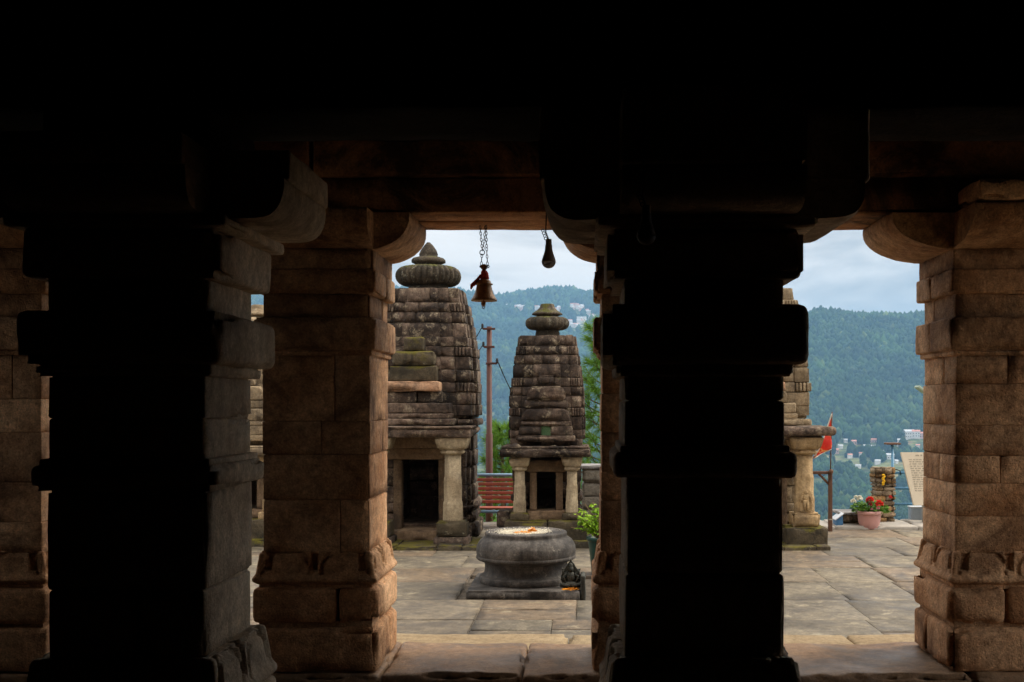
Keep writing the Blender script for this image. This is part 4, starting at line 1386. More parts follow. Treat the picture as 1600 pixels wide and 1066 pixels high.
BX0, BX1, BYY = -1.80, -0.72, 16.0
root = empty('bench', (-1.25, BYY, -0.15), 'red slatted metal bench with blue-grey frame between the two dark shrines', 'bench')
a = Acc()
for k in range(6):
    zz = 0.50 - k * 0.062
    rb(a, BX0, BX1, BYY + 0.10 - k * 0.012, BYY + 0.125 - k * 0.012, zz - 0.025, zz + 0.022, 0.006, 0.2, 0.002)
a.build('backrest', M['redslat'], root)
a = Acc()
for k in range(4):
    yy = BYY - 0.02 - k * 0.09
    rb(a, BX0, BX1, yy - 0.075, yy, 0.105 + k * .004, 0.13 + k * .004, 0.006, 0.2, 0.002)
a.build('seat', M['redslat'], root)
a = Acc()
tube(a, [(BX0 - .03, BYY + 0.13, 0.565), (BX1 + .03, BYY + 0.13, 0.565)], 0.024, 10)
a.build('top_rail', M['railblue'], root)
a = Acc()
tube(a, [(BX0 - .03, BYY - 0.36, 0.085), (BX1 + .03, BYY - 0.36, 0.085)], 0.022, 10)
a.build('front_rail', M['railblue'], root)
for xx in (BX0 + 0.02, BX1 - 0.02):
    a = Acc()
    tube(a, [(xx, BYY + 0.16, 0.56), (xx, BYY + 0.09, 0.15), (xx, BYY + 0.16, -0.2)], 0.018, 8)
    tube(a, [(xx, BYY + 0.09, 0.09), (xx, BYY - 0.36, 0.09), (xx, BYY - 0.38, -0.2)], 0.018, 8)
    a.build('leg', M['railblue'], root)


def dry_wall(name, label, cat, x0, x1, y0, y1, z0, z1, hs, ws, mat, seed, core=True, cap=None):
    rg = random.Random(seed)
    root = empty(name, ((x0 + x1) / 2, (y0 + y1) / 2, z0), label, cat)
    a = Acc()
    z = z0
    while z < z1 - 0.02:
        h = min(rg.uniform(*hs), z1 - z)
        if z1 - z - h < hs[0] * 0.6: h = z1 - z
        x = x0
        while x < x1 - 0.01:
            w = min(rg.uniform(*ws), x1 - x)
            if x1 - x - w < ws[0] * 0.5: w = x1 - x
            e = lambda: rg.uniform(-0.018, 0.018)
            rb(a, x + .004 + (e() if x == x0 else 0), x + w - .004 + (e() * 0.7 if x + w >= x1 - .01 else 0), y0 + e(), y1 + e(), z + .003, z + h - .005, 0.016, 0.04, 0.012, ns=9, chip=0.05)
            x += w
        z += h
    a.build('stonework', mat, root)
    if core:
        a = Acc()
        rb(a, x0 + .03, x1 - .03, y0 + .03, y1 - .03, z0, z1 - .03, 0.01, 0.2, 0.0)
        a.build('mortar_core', M['mortar'], root)
    if cap:
        a = Acc()
        rb(a, *cap, r=0.012, cell=0.06, amp=0.006, chip=0.04)
        a.build('coping_slab', M['slate'], root)
    return root


dry_wall('stone_wall', 'pale grey coursed stone wall right of the small shrine', 'wall', 0.0, 1.5, 15.4, 15.8, -0.2, 0.70, (0.13, 0.2), (0.3, 0.6), M['wallstone'], 4, cap=(-0.03, 1.53, 15.36, 15.84, 0.695, 0.745))
dry_wall('stone_post', 'rough dry-stone post with a yellow flower garland beside the blue railing', 'post', 4.19, 4.49, 16.05, 16.35, -0.12, 0.68, (0.05, 0.09), (0.09, 0.2), M['drystone'], 6)
a = Acc()
for k in range(7):
    ell(a, (4.305 + 0.008 * math.sin(k * 2), 16.015, 0.57 - k * 0.022), (0.022, 0.02, 0.016), 8, 5, amp=0.008, ns=60)
t_ = tag(a.build('marigold_garland', plain('yellow_marigold', (0.75, 0.42, 0.01), 0.7, 0, 0.2, 0.2, 60)), 'short yellow marigold garland hung on the dry-stone post', 'garland')
dry_wall('low_wall', 'low rubble wall with a grey slate top behind the pink flower pot', 'wall', 3.66, 4.02, 15.82, 16.2, -0.15, 0.03, (0.06, 0.09), (0.1, 0.2), M['drystone'], 9, cap=(3.60, 4.08, 15.75, 16.25, 0.03, 0.062))

# blue litter box
root = empty('litter_box', (3.60, 15.75, -0.15), 'small blue metal box with pale slanted lid at the end of the low wall', 'box')
a = Acc()
rb(a, 3.545, 3.635, 15.62, 15.86, -0.15, -0.03, 0.006, 0.1, 0.001, fn=lambda w: np.stack([w[:, 0], w[:, 1], np.where(w[:, 2] > -0.1, w[:, 2] + (w[:, 0] - 3.545) * 0.7, w[:, 2])], -1))
a.build('box_body', M['bluebin'], root)
a = Acc()
rb(a, 3.525, 3.645, 15.60, 15.88, -0.022, -0.008, 0.004, 0.1, 0.001, fn=lambda w: np.stack([w[:, 0], w[:, 1], w[:, 2] + (w[:, 0] - 3.545) * 0.75], -1))
a.build('lid', M['palelid'], root)

# blue railing
root = empty('blue_railing', (5.2, 16.62, -0.15), 'blue pipe railing with three rails and a flat plate on its post', 'railing')
for xx in (4.60, 5.75):
    a = Acc()
    tube(a, [(xx, 16.62, -0.4), (xx, 16.62, 0.985)], 0.019, 10)
    p_ = a.build('post', M['blue'], root)
    a = Acc()
    rb(a, xx - 0.105, xx + 0.105, 16.53, 16.71, 0.985, 1.012, 0.006, 0.1, 0.002)
    a.build('cap_plate', M['brownpost'], p_)
for zz in (0.565, 0.335, 0.10):
    a = Acc()
    tube(a, [(4.62, 16.62, zz), (5.2, 16.62, zz), (7.6, 16.62, zz)], 0.02, 10)
    a.build('rail', M['blue'], root)
a = Acc()
tube(a, [(4.60, 16.6, 0.59), (4.64, 16.58, 0.62), (4.70, 16.58, 0.60), (4.72, 16.59, 0.53)], 0.008, 6)
a.build('wire_loop', M['iron'], root)

# notice board
root = empty('notice_board', (5.02, 15.95, -0.11), 'cream stone notice board covered in small text on a pale pedestal', 'notice board')
bx, by = 5.02, 15.95
zb0, zb1 = 0.145, 0.895
a = Acc()


def board_pt(u, v, d=0.0):
    """u -1..1 across, v 0..1 up, d outward"""
    w = 0.30 + (0.45 - 0.30) * v
    return (bx + u * w, by + 0.12 * v - d * 0.98, zb0 + (zb1 - zb0) * v + d * 0.15)


cs = []
for d in (0.0, -0.045):
    for (u, v) in ((-1, 0), (1, 0), (1, 1), (-1, 1)):
        cs.append(board_pt(u, v, d))
a.add(cs, quads=[(0, 1, 2, 3), (5, 4, 7, 6), (1, 5, 6, 2), (4, 0, 3, 7), (3, 2, 6, 7), (4, 5, 1, 0)])
panel = a.build('panel', M['cream'], root, False)
a = Acc()
rg = random.Random(12)


def stroke(v0, u0, u1, h):
    # short pen strokes; unreadable at this distance as in the photograph
    u = u0
    while u < u1:
        wd = rg.uniform(0.05, 0.17)
        e = min(u + wd, u1)
        x = u
        while x < e - 0.008:
            s = rg.uniform(0.012, 0.02)
            hh = h * rg.uniform(0.6, 1.0)
            vb = v0 + (h - hh) * rg.random()
            a.add([board_pt(x, vb, .003), board_pt(x + s * .55, vb, .003), board_pt(x + s * .55, vb + hh, .003), board_pt(x, vb + hh, .003)], quads=[(0, 1, 2, 3)])
            if rg.random() < 0.6:
                vm = v0 + h * rg.random()
                a.add([board_pt(x, vm, .0032), board_pt(x + s, vm, .0032), board_pt(x + s, vm + h * .22, .0032), board_pt(x, vm + h * .22, .0032)], quads=[(0, 1, 2, 3)])
            x += s * 1.15
        u = e + rg.uniform(0.025, 0.05)


stroke(0.925, -0.55, 0.55, 0.028)
for k in range(15):
    stroke(0.85 - k * 0.042, -0.80, 0.80 if k % 5 != 4 else rg.uniform(0.2, 0.6), 0.02)
a.build('lettering', M['ink'], panel, False)
a = Acc()
rb(a, 4.87, 5.17, 15.93, 16.08, -0.13, 0.16, 0.012, 0.08, 0.003)
a.build('pedestal', M['concrete'], root)

root = empty('meter_box', (4.88, 16.4, -0.11), 'grey-blue metal box standing behind the notice board', 'box')
a = Acc()
rb(a, 4.79, 4.98, 16.32, 16.47, -0.12, 0.075, 0.006, 0.1, 0.001)
a.build('box_body', M['greybox'], root)
a = Acc()
rb(a, 4.78, 4.99, 16.31, 16.48, 0.077, 0.092, 0.004, 0.1, 0.001)
a.build('lid', M['palelid'], root)

root = empty('lamp_post', (5.10, 16.2, -0.11), 'pale green lamp head on a post at the edge of the right pillar', 'lamp')
a = Acc()
tube(a, [(5.10, 16.2, -0.2), (5.10, 16.2, 1.72), (5.05, 16.2, 1.78)], [0.03, 0.025, 0.02], 10)
a.build('post', M['blue'], root)
a = Acc()
rb(a, 4.85, 5.08, 16.1, 16.3, 1.66, 1.69, 0.006, 0.1, 0.001, fn=lambda w: np.stack([w[:, 0] - 0.02 + (w[:, 2] - 1.67) * 0.6, w[:, 1], w[:, 2] + (5.08 - w[:, 0]) * 0.72], -1))
a.build('lamp_head', M['lampgreen'], root)

# flag frame
root = empty('flag_frame', (3.385, 15.3, -0.15), 'brown steel post with crossbeam and brace right of the tan shrine', 'frame')
a = Acc()
rb(a, 3.360, 3.412, 15.28, 15.332, -0.2, 0.66, 0.005, 0.2, 0.002)
a.build('post', M['brownpost'], root)
a = Acc()
rb(a, 2.45, 3.359, 15.285, 15.325, 0.63, 0.67, 0.005, 0.2, 0.002)
a.build('crossbeam', M['brownpost'], root)
a = Acc()
tube(a, [(3.23, 15.305, 0.635), (3.37, 15.305, 0.49)], 0.018, 6)
a.build('brace', M['brownpost'], root)
a = Acc()
rb(a, 2.40, 2.449, 15.28, 15.33, -0.2, 0.66, 0.005, 0.2, 0.002)
a.build('post', M['brownpost'], root)
a = Acc()
lathe(a, [(0.030, 0.0), (0.036, 0.005), (0.036, 0.015), (0.03, 0.02)], 3.386, 15.306, 10)
a.build('tape', M['wallstone'], root)

root = empty('red_flag', (3.40, 15.25, 0.64), 'red triangular flag with pale edging on a thin pole above the brown frame', 'flag')
a = Acc()
tube(a, [(3.375, 15.25, 0.55), (3.385, 15.25, 1.0), (3.40, 15.25, 1.48)], 0.008, 8)
ell(a, (3.385, 15.25, 0.665), (0.032, 0.03, 0.035), 10, 6, amp=0.012, ns=40)
a.build('flagpole', M['palelid'] if False else M['brownpost'], root)
N1, N2 = 14, 12
top, bot, tip = np.array([3.398, 15.25, 1.455]), np.array([3.383, 15.25, 0.97]), np.array([3.14, 15.20, 0.85])
vs = []
for i in range(N1 + 1):
    s = i / N1
    p0 = top + (tip - top) * s
    p1 = bot + (tip - bot) * s
    for j in range(N2 + 1):
        t = j / N2
        p = p0 + (p1 - p0) * t
        p = p + np.array([0.010 * math.sin(9 * t + 3 * s), 0.03 * math.sin(7 * s + 5 * t) * (0.3 + s), -0.02 * math.sin(math.pi * s) * (1 - t)])
        vs.append(p)
q = []
for i in range(N1):
    for j in range(N2):
        b = i * (N2 + 1) + j
        q.append((b, b + 1, b + N2 + 2, b + N2 + 1))
a = Acc()
a.add(vs, quads=q)
fl = a.build('cloth', M['flag'], root)
sol = fl.modifiers.new('thick', 'SOLIDIFY')
sol.thickness = 0.003
a = Acc()
V = np.array(vs).reshape(N1 + 1, N2 + 1, 3)
tube(a, V[:, 0], 0.009, 6)
tube(a, V[:, N2], 0.006, 6)
a.build('fringe', M['petal_white'], root)


# ------------------------------------------------------------------ potted plants
def leaf(acc, base, d, L, W, droop=0.3, rg=rng):
    d = np.array(d, float)
    d /= np.linalg.norm(d)
    side = np.cross(d, [0, 0, 1.0])
    if np.linalg.norm(side) < 1e-3: side = np.array([1.0, 0, 0])
    side /= np.linalg.norm(side)
    up = np.cross(side, d)
    roll = rg.uniform(-0.8, 0.8)
    side, up = side * math.cos(roll) + up * math.sin(roll), up * math.cos(roll) - side * math.sin(roll)
    v, q = [], []
    prof = ((0.0, 0.12), (0.25, 0.85), (0.5, 1.0), (0.78, 0.62), (1.0, 0.04))
    for t, w in prof:
        c = np.array(base) + d * L * t + np.array([0, 0, -1]) * droop * L * t * t
        v += [c - side * W * w * 0.5 + up * W * 0.12 * w, c, c + side * W * w * 0.5 + up * W * 0.12 * w]
    for i in range(4):
        b = i * 3
        q += [(b, b + 1, b + 4, b + 3), (b + 1, b + 2, b + 5, b + 4)]
    acc.add(v, quads=q)


PXX, PYY = 0.215, 11.5
root = empty('potted_plant', (PXX, PYY, -0.15), 'lime green leafy plant in a dark green pot behind the black pillar', 'potted plant')
a = Acc()
z0 = -0.15
lathe(a, [(0.115, z0), (0.12, z0 + .01), (0.155, z0 + .33), (0.158, z0 + .34), (0.172, z0 + .342), (0.174, z0 + .375), (0.168, z0 + .382), (0.158, z0 + .378), (0.152, z0 + .33), (0.02, z0 + .33)], PXX, PYY, 36)
a.build('pot', M['greenpot'], root)
a = Acc()
ell(a, (PXX, PYY, z0 + .325), (0.148, 0.148, 0.025), 20, 6, amp=0.01, ns=30)
a.build('soil', M['soil'], root)
sa, la = Acc(), Acc()
rg = random.Random(21)
for k in range(26):
    th = rg.uniform(0, 6.28)
    if k < 9: th = rg.uniform(2.4, 4.0)
    sp = rg.uniform(0.08, 0.36)
    hh = rg.uniform(0.18, 0.42) - sp * 0.45
    p0 = np.array([PXX + 0.05 * math.cos(th), PYY + 0.05 * math.sin(th), z0 + .33])
    p2 = np.array([PXX + sp * math.cos(th), PYY + sp * math.sin(th) * 0.8, z0 + .36 + hh])
    p1 = (p0 + p2) / 2 + np.array([-0.03 * math.cos(th), 0, 0.07])
    pts = [(1 - t) ** 2 * p0 + 2 * t * (1 - t) * p1 + t * t * p2 for t in np.linspace(0, 1, 7)]
    tube(sa, pts, np.linspace(0.005, 0.002, 7), 5)
    for q in range(26):
        t = rg.uniform(0.3, 1.0)
        i = min(5, int(t * 6))
        b = pts[i] + (pts[i + 1] - pts[i]) * (t * 6 - i)
        aa = rg.uniform(0, 6.28)
        leaf(la, b, (math.cos(aa), math.sin(aa), rg.uniform(-0.2, 0.9)), rg.uniform(0.035, 0.075), rg.uniform(0.018, 0.036), 0.4, rg)
for (dx, dz, L) in ((-0.30, 0.27, 0), (-0.26, 0.20, 0), (-0.19, 0.36, 0), (-0.11, 0.38, 0), (-0.33, 0.12, 0)):
    tube(sa, [(PXX - 0.04, PYY, z0 + .36), (PXX + dx * 0.5, PYY - .02, z0 + .38 + dz * 0.55), (PXX + dx, PYY - 0.05, z0 + .36 + dz)], [0.006, 0.005, 0.003], 5)
sa.build('stem', M['stem'], root)
la.build('foliage', M['leaf_lime'], root)

FX, FY = 4.0, 15.62
root = empty('flower_pot', (FX, FY, -0.15), 'pink planter with red and white geraniums in front of the low wall', 'flower pot')
a = Acc()
z0 = -0.15
lathe(a, [(0.115, z0), (0.122, z0 + .01), (0.150, z0 + .10), (0.160, z0 + .19), (0.165, z0 + .20), (0.184, z0 + .205), (0.188, z0 + .225), (0.186, z0 + .245), (0.176, z0 + .252), (0.163, z0 + .245), (0.158, z0 + .215), (0.02, z0 + .215)], FX, FY, 40)
a.build('pot', M['pinkpot'], root)
a = Acc()
ell(a, (FX, FY, z0 + .212), (0.153, 0.153, 0.02), 20, 6, amp=0.01, ns=30)
a.build('soil', M['soil'], root)
la, sa = Acc(), Acc()
rg = random.Random(5)
for k in range(330):
    th = rg.uniform(0, 6.28)
    rr = 0.24 * math.sqrt(rg.random())
    b = np.array([FX + rr * math.cos(th) + 0.01, FY + rr * math.sin(th) * 0.7, z0 + .22 + rg.uniform(0, 0.21) * (1 - rr / 0.4)])
    leaf(la, b, (math.cos(th), math.sin(th), rg.uniform(0, 0.9)), rg.uniform(0.035, 0.065), rg.uniform(0.035, 0.06), 0.3, rg)
for k in range(24):
    th = rg.uniform(0, 6.28)
    tube(sa, [(FX, FY, z0 + .215), (FX + .1 * math.cos(th), FY + .08 * math.sin(th), z0 + .32), (FX + .2 * math.cos(th), FY + .14 * math.sin(th), z0 + rg.uniform(.34, .42))], [0.005, 0.004, 0.003], 5)
sa.build('stem', M['leaf_pot'], root)
la.build('foliage', M['leaf_pot'], root)


def flower_head(acc, c, r, n, rg):
    for k in range(n):
        th, ph = rg.uniform(0, 6.28), math.acos(rg.uniform(-0.4, 1))
        d = np.array([math.cos(th) * math.sin(ph), math.sin(th) * math.sin(ph), math.cos(ph)])
        leaf(acc, np.array(c) + d * r * 0.5, d + np.array([rg.uniform(-.6, .6), rg.uniform(-.6, .6), rg.uniform(-.6, .6)]), r * 0.7, r * 0.6, 0.1, rg)


for nm, mt, spots in (('red_bloom', 'petal_red', ((-0.02, -0.12, 0.155, 0.055), (0.105, -0.13, 0.11, 0.055), (0.29, -0.02, 0.19, 0.025), (-0.01, -0.10, 0.10, 0.03))),
                      ('white_bloom', 'petal_white', ((-0.145, -0.05, 0.175, 0.042), (-0.235, -0.06, 0.135, 0.04), (-0.185, 0.0, 0.185, 0.03))),
                      ('pink_bloom', 'petal_pink', ((0.085, -0.15, 0.045, 0.025), (-0.005, -0.15, 0.035, 0.018)))):
    for (dx, dy, dz, r) in spots:
        a = Acc()
        flower_head(a, (FX + dx, FY + dy, z0 + .25 + dz), r, 70, rg)
        a.build(nm, M[mt], root)


# ------------------------------------------------------------------ terrain
RIDGE_L, RIDGE_R = 5000.0, 3000.0


def smooth(x, a, b):
    t = np.clip((x - a) / (b - a), 0, 1)
    return t * t * (3 - 2 * t)


_L = np.array([(16.5, -0.45), (17.3, -1.1), (20, -2.4), (28, -6), (60, -26), (150, -60), (400, -140), (900, -240), (1500, -268), (2100, -220), (2600, -160), (3200, -40), (3900, 170), (4500, 370), (5000, 488), (5300, 490), (6000, 420), (7500, 300), (9500, 250)])
_Rr = np.array([(16.5, -0.45), (17.3, -1.1), (20, -2.4), (28, -6), (60, -26), (150, -60), (400, -140), (800, -205), (1300, -222), (1700, -200), (1950, -168), (2150, -120), (2400, -35), (2700, 95), (3000, 212), (3150, 232), (3400, 220), (4200, 120), (6000, 60), (9500, 50)])


def land_z(X, Y):
    X = np.asarray(X, float)
    Y = np.asarray(Y, float)
    u = X / np.maximum(Y, 1)
    ly = np.log(np.maximum(Y, 16.5))
    zl = np.interp(ly, np.log(_L[:, 0]), _L[:, 1])
    zr = np.interp(ly, np.log(_Rr[:, 0]), _Rr[:, 1])
    # left ridge: saddle at u=-.078, summit at u=-.03
    rl = 0.955 + 0.045 * np.exp(-((u + 0.025) / 0.03) ** 2) - 0.05 * np.exp(-((u + 0.078) / 0.018) ** 2) + 0.06 * np.exp(-((u + 0.22) / 0.12) ** 2)
    zl = np.where(zl > 0, zl * rl, zl)
    w = smooth(u, 0.10, 0.215)
    zr2 = np.where(zr > 0, zr * (1 + 0.03 * np.sin(u * 40)), zr)
    z = zl * (1 - w) + zr2 * w
    P = np.stack([X / 420.0, Y / 420.0, np.zeros_like(X)], -1).reshape(-1, 3)
    n1 = fbm(P, 4).reshape(X.shape)
    n2 = (1 - np.abs(fbm(P * 2.3 + 9, 4).reshape(X.shape)) * 2.2)
    amp = smooth(Y, 200, 1500) * 55 * (1 - 0.6 * np.exp(-((Y - 5100) / 500) ** 2) * (1 - w)) * (1 - 0.7 * np.exp(-((Y - 3120) / 300) ** 2) * w)
    return z + amp * (0.65 * n1 + 0.35 * (n2 - 0.5))


us = np.linspace(-1.15, 1.1, 420)
Ys = np.exp(np.linspace(math.log(16.5), math.log(9300), 320))
U, YY = np.meshgrid(us, Ys, indexing='ij')
XX = U * YY
ZZ = land_z(XX, YY)
v = np.stack([XX, YY, ZZ], -1).reshape(-1, 3)
ny = len(Ys)
i = np.arange(len(us) - 1)[:, None] * ny
j = np.arange(ny - 1)[None]
q = np.stack([i + j, i + ny + j, i + ny + j + 1, i + j + 1], -1).reshape(-1, 4)
a = Acc()
a.add(v, quads=q)
tag(a.build('terrain', M['land']), 'hazy wooded hills and valley beyond the courtyard', None, None, 'structure')


def hit_land(px, py):
    """where the line of sight through that direction meets the hills"""
    Yv = np.linspace(900, 6500, 2800)
    Xv = (px - 910) / 1750 * Yv
    ray = 1.6 - (py - 630) / 1750 * Yv
    zl = land_z(Xv, Yv)
    k = np.argmax(zl > ray)
    return Xv[k], Yv[k], zl[k]


# houses on the hills
house_pos = []


def house(x, y, z, w, d, h, rot, wall, roof, label, group, gable=True):
    root = empty('hill_house', (x, y, z), label, 'house', group)
    a = Acc()
    c, s = math.cos(rot), math.sin(rot)

    def T(p):
        p = np.asarray(p, float)
        return np.stack([x + p[:, 0] * c - p[:, 1] * s, y + p[:, 0] * s + p[:, 1] * c, z + p[:, 2]], -1)
    hw, hd = w / 2, d / 2
    b = [(-hw, -hd, -6), (hw, -hd, -6), (hw, hd, -6), (-hw, hd, -6), (-hw, -hd, h), (hw, -hd, h), (hw, hd, h), (-hw, hd, h)]
    a.add(T(b), quads=[(0, 1, 5, 4), (1, 2, 6, 5), (2, 3, 7, 6), (3, 0, 4, 7), (4, 5, 6, 7)])
    a.build('wall', wall, root, False)
    a = Acc()
    e = 0.6
    if gable:
        r_ = [(-hw - e, -hd - e, h - .3), (hw + e, -hd - e, h - .3), (hw + e, hd + e, h - .3), (-hw - e, hd + e, h - .3), (-hw - e, 0, h + d * 0.3), (hw + e, 0, h + d * 0.3)]
        a.add(T(r_), quads=[(0, 1, 5, 4), (2, 3, 4, 5), (1, 0, 3, 2)], tris=[(0, 4, 3), (1, 2, 5)])
    else:
        r_ = [(-hw - e, -hd - e, h + .02), (hw + e, -hd - e, h + .02), (hw + e, hd + e, h + .02), (-hw - e, hd + e, h + .02), (-hw - e, -hd - e, h + .8), (hw + e, -hd - e, h + .8), (hw + e, hd + e, h + .8), (-hw - e, hd + e, h + .8)]
        a.add(T(r_), quads=[(0, 1, 5, 4), (1, 2, 6, 5), (2, 3, 7, 6), (3, 0, 4, 7), (4, 5, 6, 7), (3, 2, 1, 0)])
    a.build('roof', roof, root, False)
    nwin = max(2, int(w / 4)) if gable != 'plain' else 0
    for k in range(nwin):
        xc = -hw + (k + 0.5) * w / nwin
        for zz in ([1.6] if h < 8 else [1.6, h * 0.55]):
            a = Acc()
            a.add(T([(xc - .8, -hd - .12, zz), (xc + .8, -hd - .12, zz), (xc + .8, -hd - .12, zz + 1.8), (xc - .8, -hd - .12, zz + 1.8), (xc - .8, -hd + .1, zz), (xc + .8, -hd + .1, zz), (xc + .8, -hd + .1, zz + 1.8), (xc - .8, -hd + .1, zz + 1.8)]), quads=[(0, 1, 2, 3), (1, 5, 6, 2), (4, 0, 3, 7), (3, 2, 6, 7), (4, 5, 1, 0)])
            a.build('window', M['wing'], root, False)
    house_pos.append((x, y))
    return root


valley = [(1360, 693, 20, 9, 5, 'P', 'R', 'pink house with a red roof above the dry-stone post'), (1353, 703, 11, 8, 5, 'W', 'G', 'small white house just below the pink house with a red roof'),
          (1366, 704, 10, 8, 5, 'W', 'G', 'small white house right of the one below the pink house'), (1334, 695, 8, 7, 5, 'P', 'R', 'small pink house left of the larger pink house'),
          (1389, 718, 15, 9, 6, 'W', 'G', 'white house left of the blue railing post'), (1391, 702, 9, 8, 5, 'W', 'G', 'small white house behind the blue railing plate'),
          (1408, 695, 12, 9, 6, 'W', 'G', 'white house right of the railing plate, above the notice board'), (1420, 685, 18, 12, 10, 'W', 'G', 'tall white building above the notice board'),
          (1431, 684, 13, 10, 9, 'W', 'R', 'white building with a red roof next to the tall white one'), (1442, 685, 13, 9, 7, 'P', 'R', 'pink building beside the right pillar above the notice board'),
          (1306, 709, 8, 7, 5, 'P', 'R', 'small orange-pink house right of the red flag'), (1321, 692, 6, 6, 4, 'W', 'G', 'tiny white house right of the tip of the eave')]
rg = random.Random(3)
for (px, py, w, d, h, wl, rf, lab) in valley:
    x, y, z = hit_land(px, py)
    house(x, y, z + 1, w * 1.15, d, h * 1.3, rg.uniform(-.3, .3), M['houseW' if wl == 'W' else 'houseP'], M['roofR' if rf == 'R' else 'roofG'], lab, 'houses in the valley at right', True)
for (px, py) in ((1313, 701), (1346, 714), (1377, 709), (1400, 724), (1386, 741), (1434, 701), (1341, 732), (1371, 725), (1412, 744), (1328, 716), (1424, 722)):
    x, y, z = hit_land(px, py)
    house(x, y, z + 1, rg.uniform(5, 10), 6, rg.uniform(4, 6), rg.uniform(-.5, .5), M['houseW'], M['roofG'] if rg.random() < .7 else M['roofR'], 'tiny white house among trees low in the valley beyond the blue railing', 'small houses scattered in the valley trees', 'plain')
clusters = [(900, 483, 11, 3, 9), (919, 490, 4, 1.5, 3), (888, 507, 5, 3, 5), (906, 504, 9, 3, 6), (901, 513, 9, 2.5, 6), (882, 515, 2, 1, 2), (870, 486, 6, 2.5, 4), (793, 482, 4, 1.5, 3), (812, 483, 8, 2, 6), (850, 464, 3, .8, 2), (925, 497, 6, 4, 4), (838, 486, 6, 2, 2)]
for (cx, cy, sx, sy, n) in clusters:
    for k in range(n):
        x, y, z = hit_land(cx + rg.uniform(-sx, sx), cy + rg.uniform(-sy, sy))
        wl = rg.random()
        house(x, y, z + 4, rg.uniform(10, 22), rg.uniform(8, 11), rg.uniform(7, 12), rg.uniform(-.5, .5), M['houseW' if wl < 0.7 else 'houseP'], M['roofR' if rg.random() < 0.3 else 'roofG'],
              'tiny pale house in the hill town below the far ridge', 'houses of the far hill town', 'plain')

# forest: crowns that read as one mass
ico = bpy.data.meshes.new('tmp')
import bmesh
bm = bmesh.new()
bmesh.ops.create_icosphere(bm, subdivisions=1, radius=1)
IV = np.array([v.co[:] for v in bm.verts])
IF = np.array([[v.index for v in f.verts] for f in bm.faces])
bm.free()
bpy.data.meshes.remove(ico)
hp = np.array(house_pos)


def scatter(n, u0, u1, y0, y1, rmin, rmax, thr, seed, hfac=1.3):
    g = np.random.default_rng(seed)
    y = np.sqrt(g.random(n) * (y1 ** 2 - y0 ** 2) + y0 ** 2)
    x = (u0 + (u1 - u0) * g.random(n)) * y
    dens = fbm(np.stack([x / 75, y / 75, np.full(n, 2.0)], -1), 4)
    keep = dens > thr(y)
    dxy = np.min(np.abs(x[:, None] - hp[None, :, 0]) / 20 + np.maximum(0, np.where(hp[None, :, 1] - y[:, None] > 0, (hp[None, :, 1] - y[:, None]) / np.where(hp[None, :, 1] > 3200, 140, 80), (y[:, None] - hp[None, :, 1]) / 12)), 1)
    keep &= dxy > 1
    x, y = x[keep], y[keep]
    z = land_z(x, y)
    r = g.uniform(rmin, rmax, len(x))
    h = r * g.uniform(0.9, 1.5, len(x)) * hfac
    th = g.uniform(0, 6.28, len(x))
    V = IV[None] * (1 + g.uniform(-0.28, 0.28, (len(x), len(IV), 1)))
    c, s = np.cos(th)[:, None], np.sin(th)[:, None]
    vx = (V[..., 0] * c - V[..., 1] * s) * r[:, None] + x[:, None]
    vy = (V[..., 0] * s + V[..., 1] * c) * r[:, None] + y[:, None]
    vz = V[..., 2] * h[:, None] + (z + h * 0.75)[:, None]
    vv = np.stack([vx, vy, vz], -1).reshape(-1, 3)
    ff = (IF[None] + (np.arange(len(x)) * len(IV))[:, None, None]).reshape(-1, 3)
    return vv, ff


a = Acc()
for args in ((19000, 0.08, 0.42, 2150, 3250, 5, 10.5, lambda y: np.full(len(y), -0.35), 1), (15000, 0.08, 0.42, 1300, 2250, 3.5, 8.5, lambda y: np.full(len(y), 0.03), 2),
             (26000, -0.40, 0.20, 3300, 5300, 8, 15, lambda y: -0.25 + 0 * y, 3), (9000, -0.40, 0.16, 1700, 3400, 5, 9, lambda y: np.full(len(y), 0.0), 4)):
    vv, ff = scatter(*args)
    a.add(vv, tris=ff)
tag(a.build('forest', M['forest']), 'dense hazy forest covering the hillsides', None, None, 'stuff')


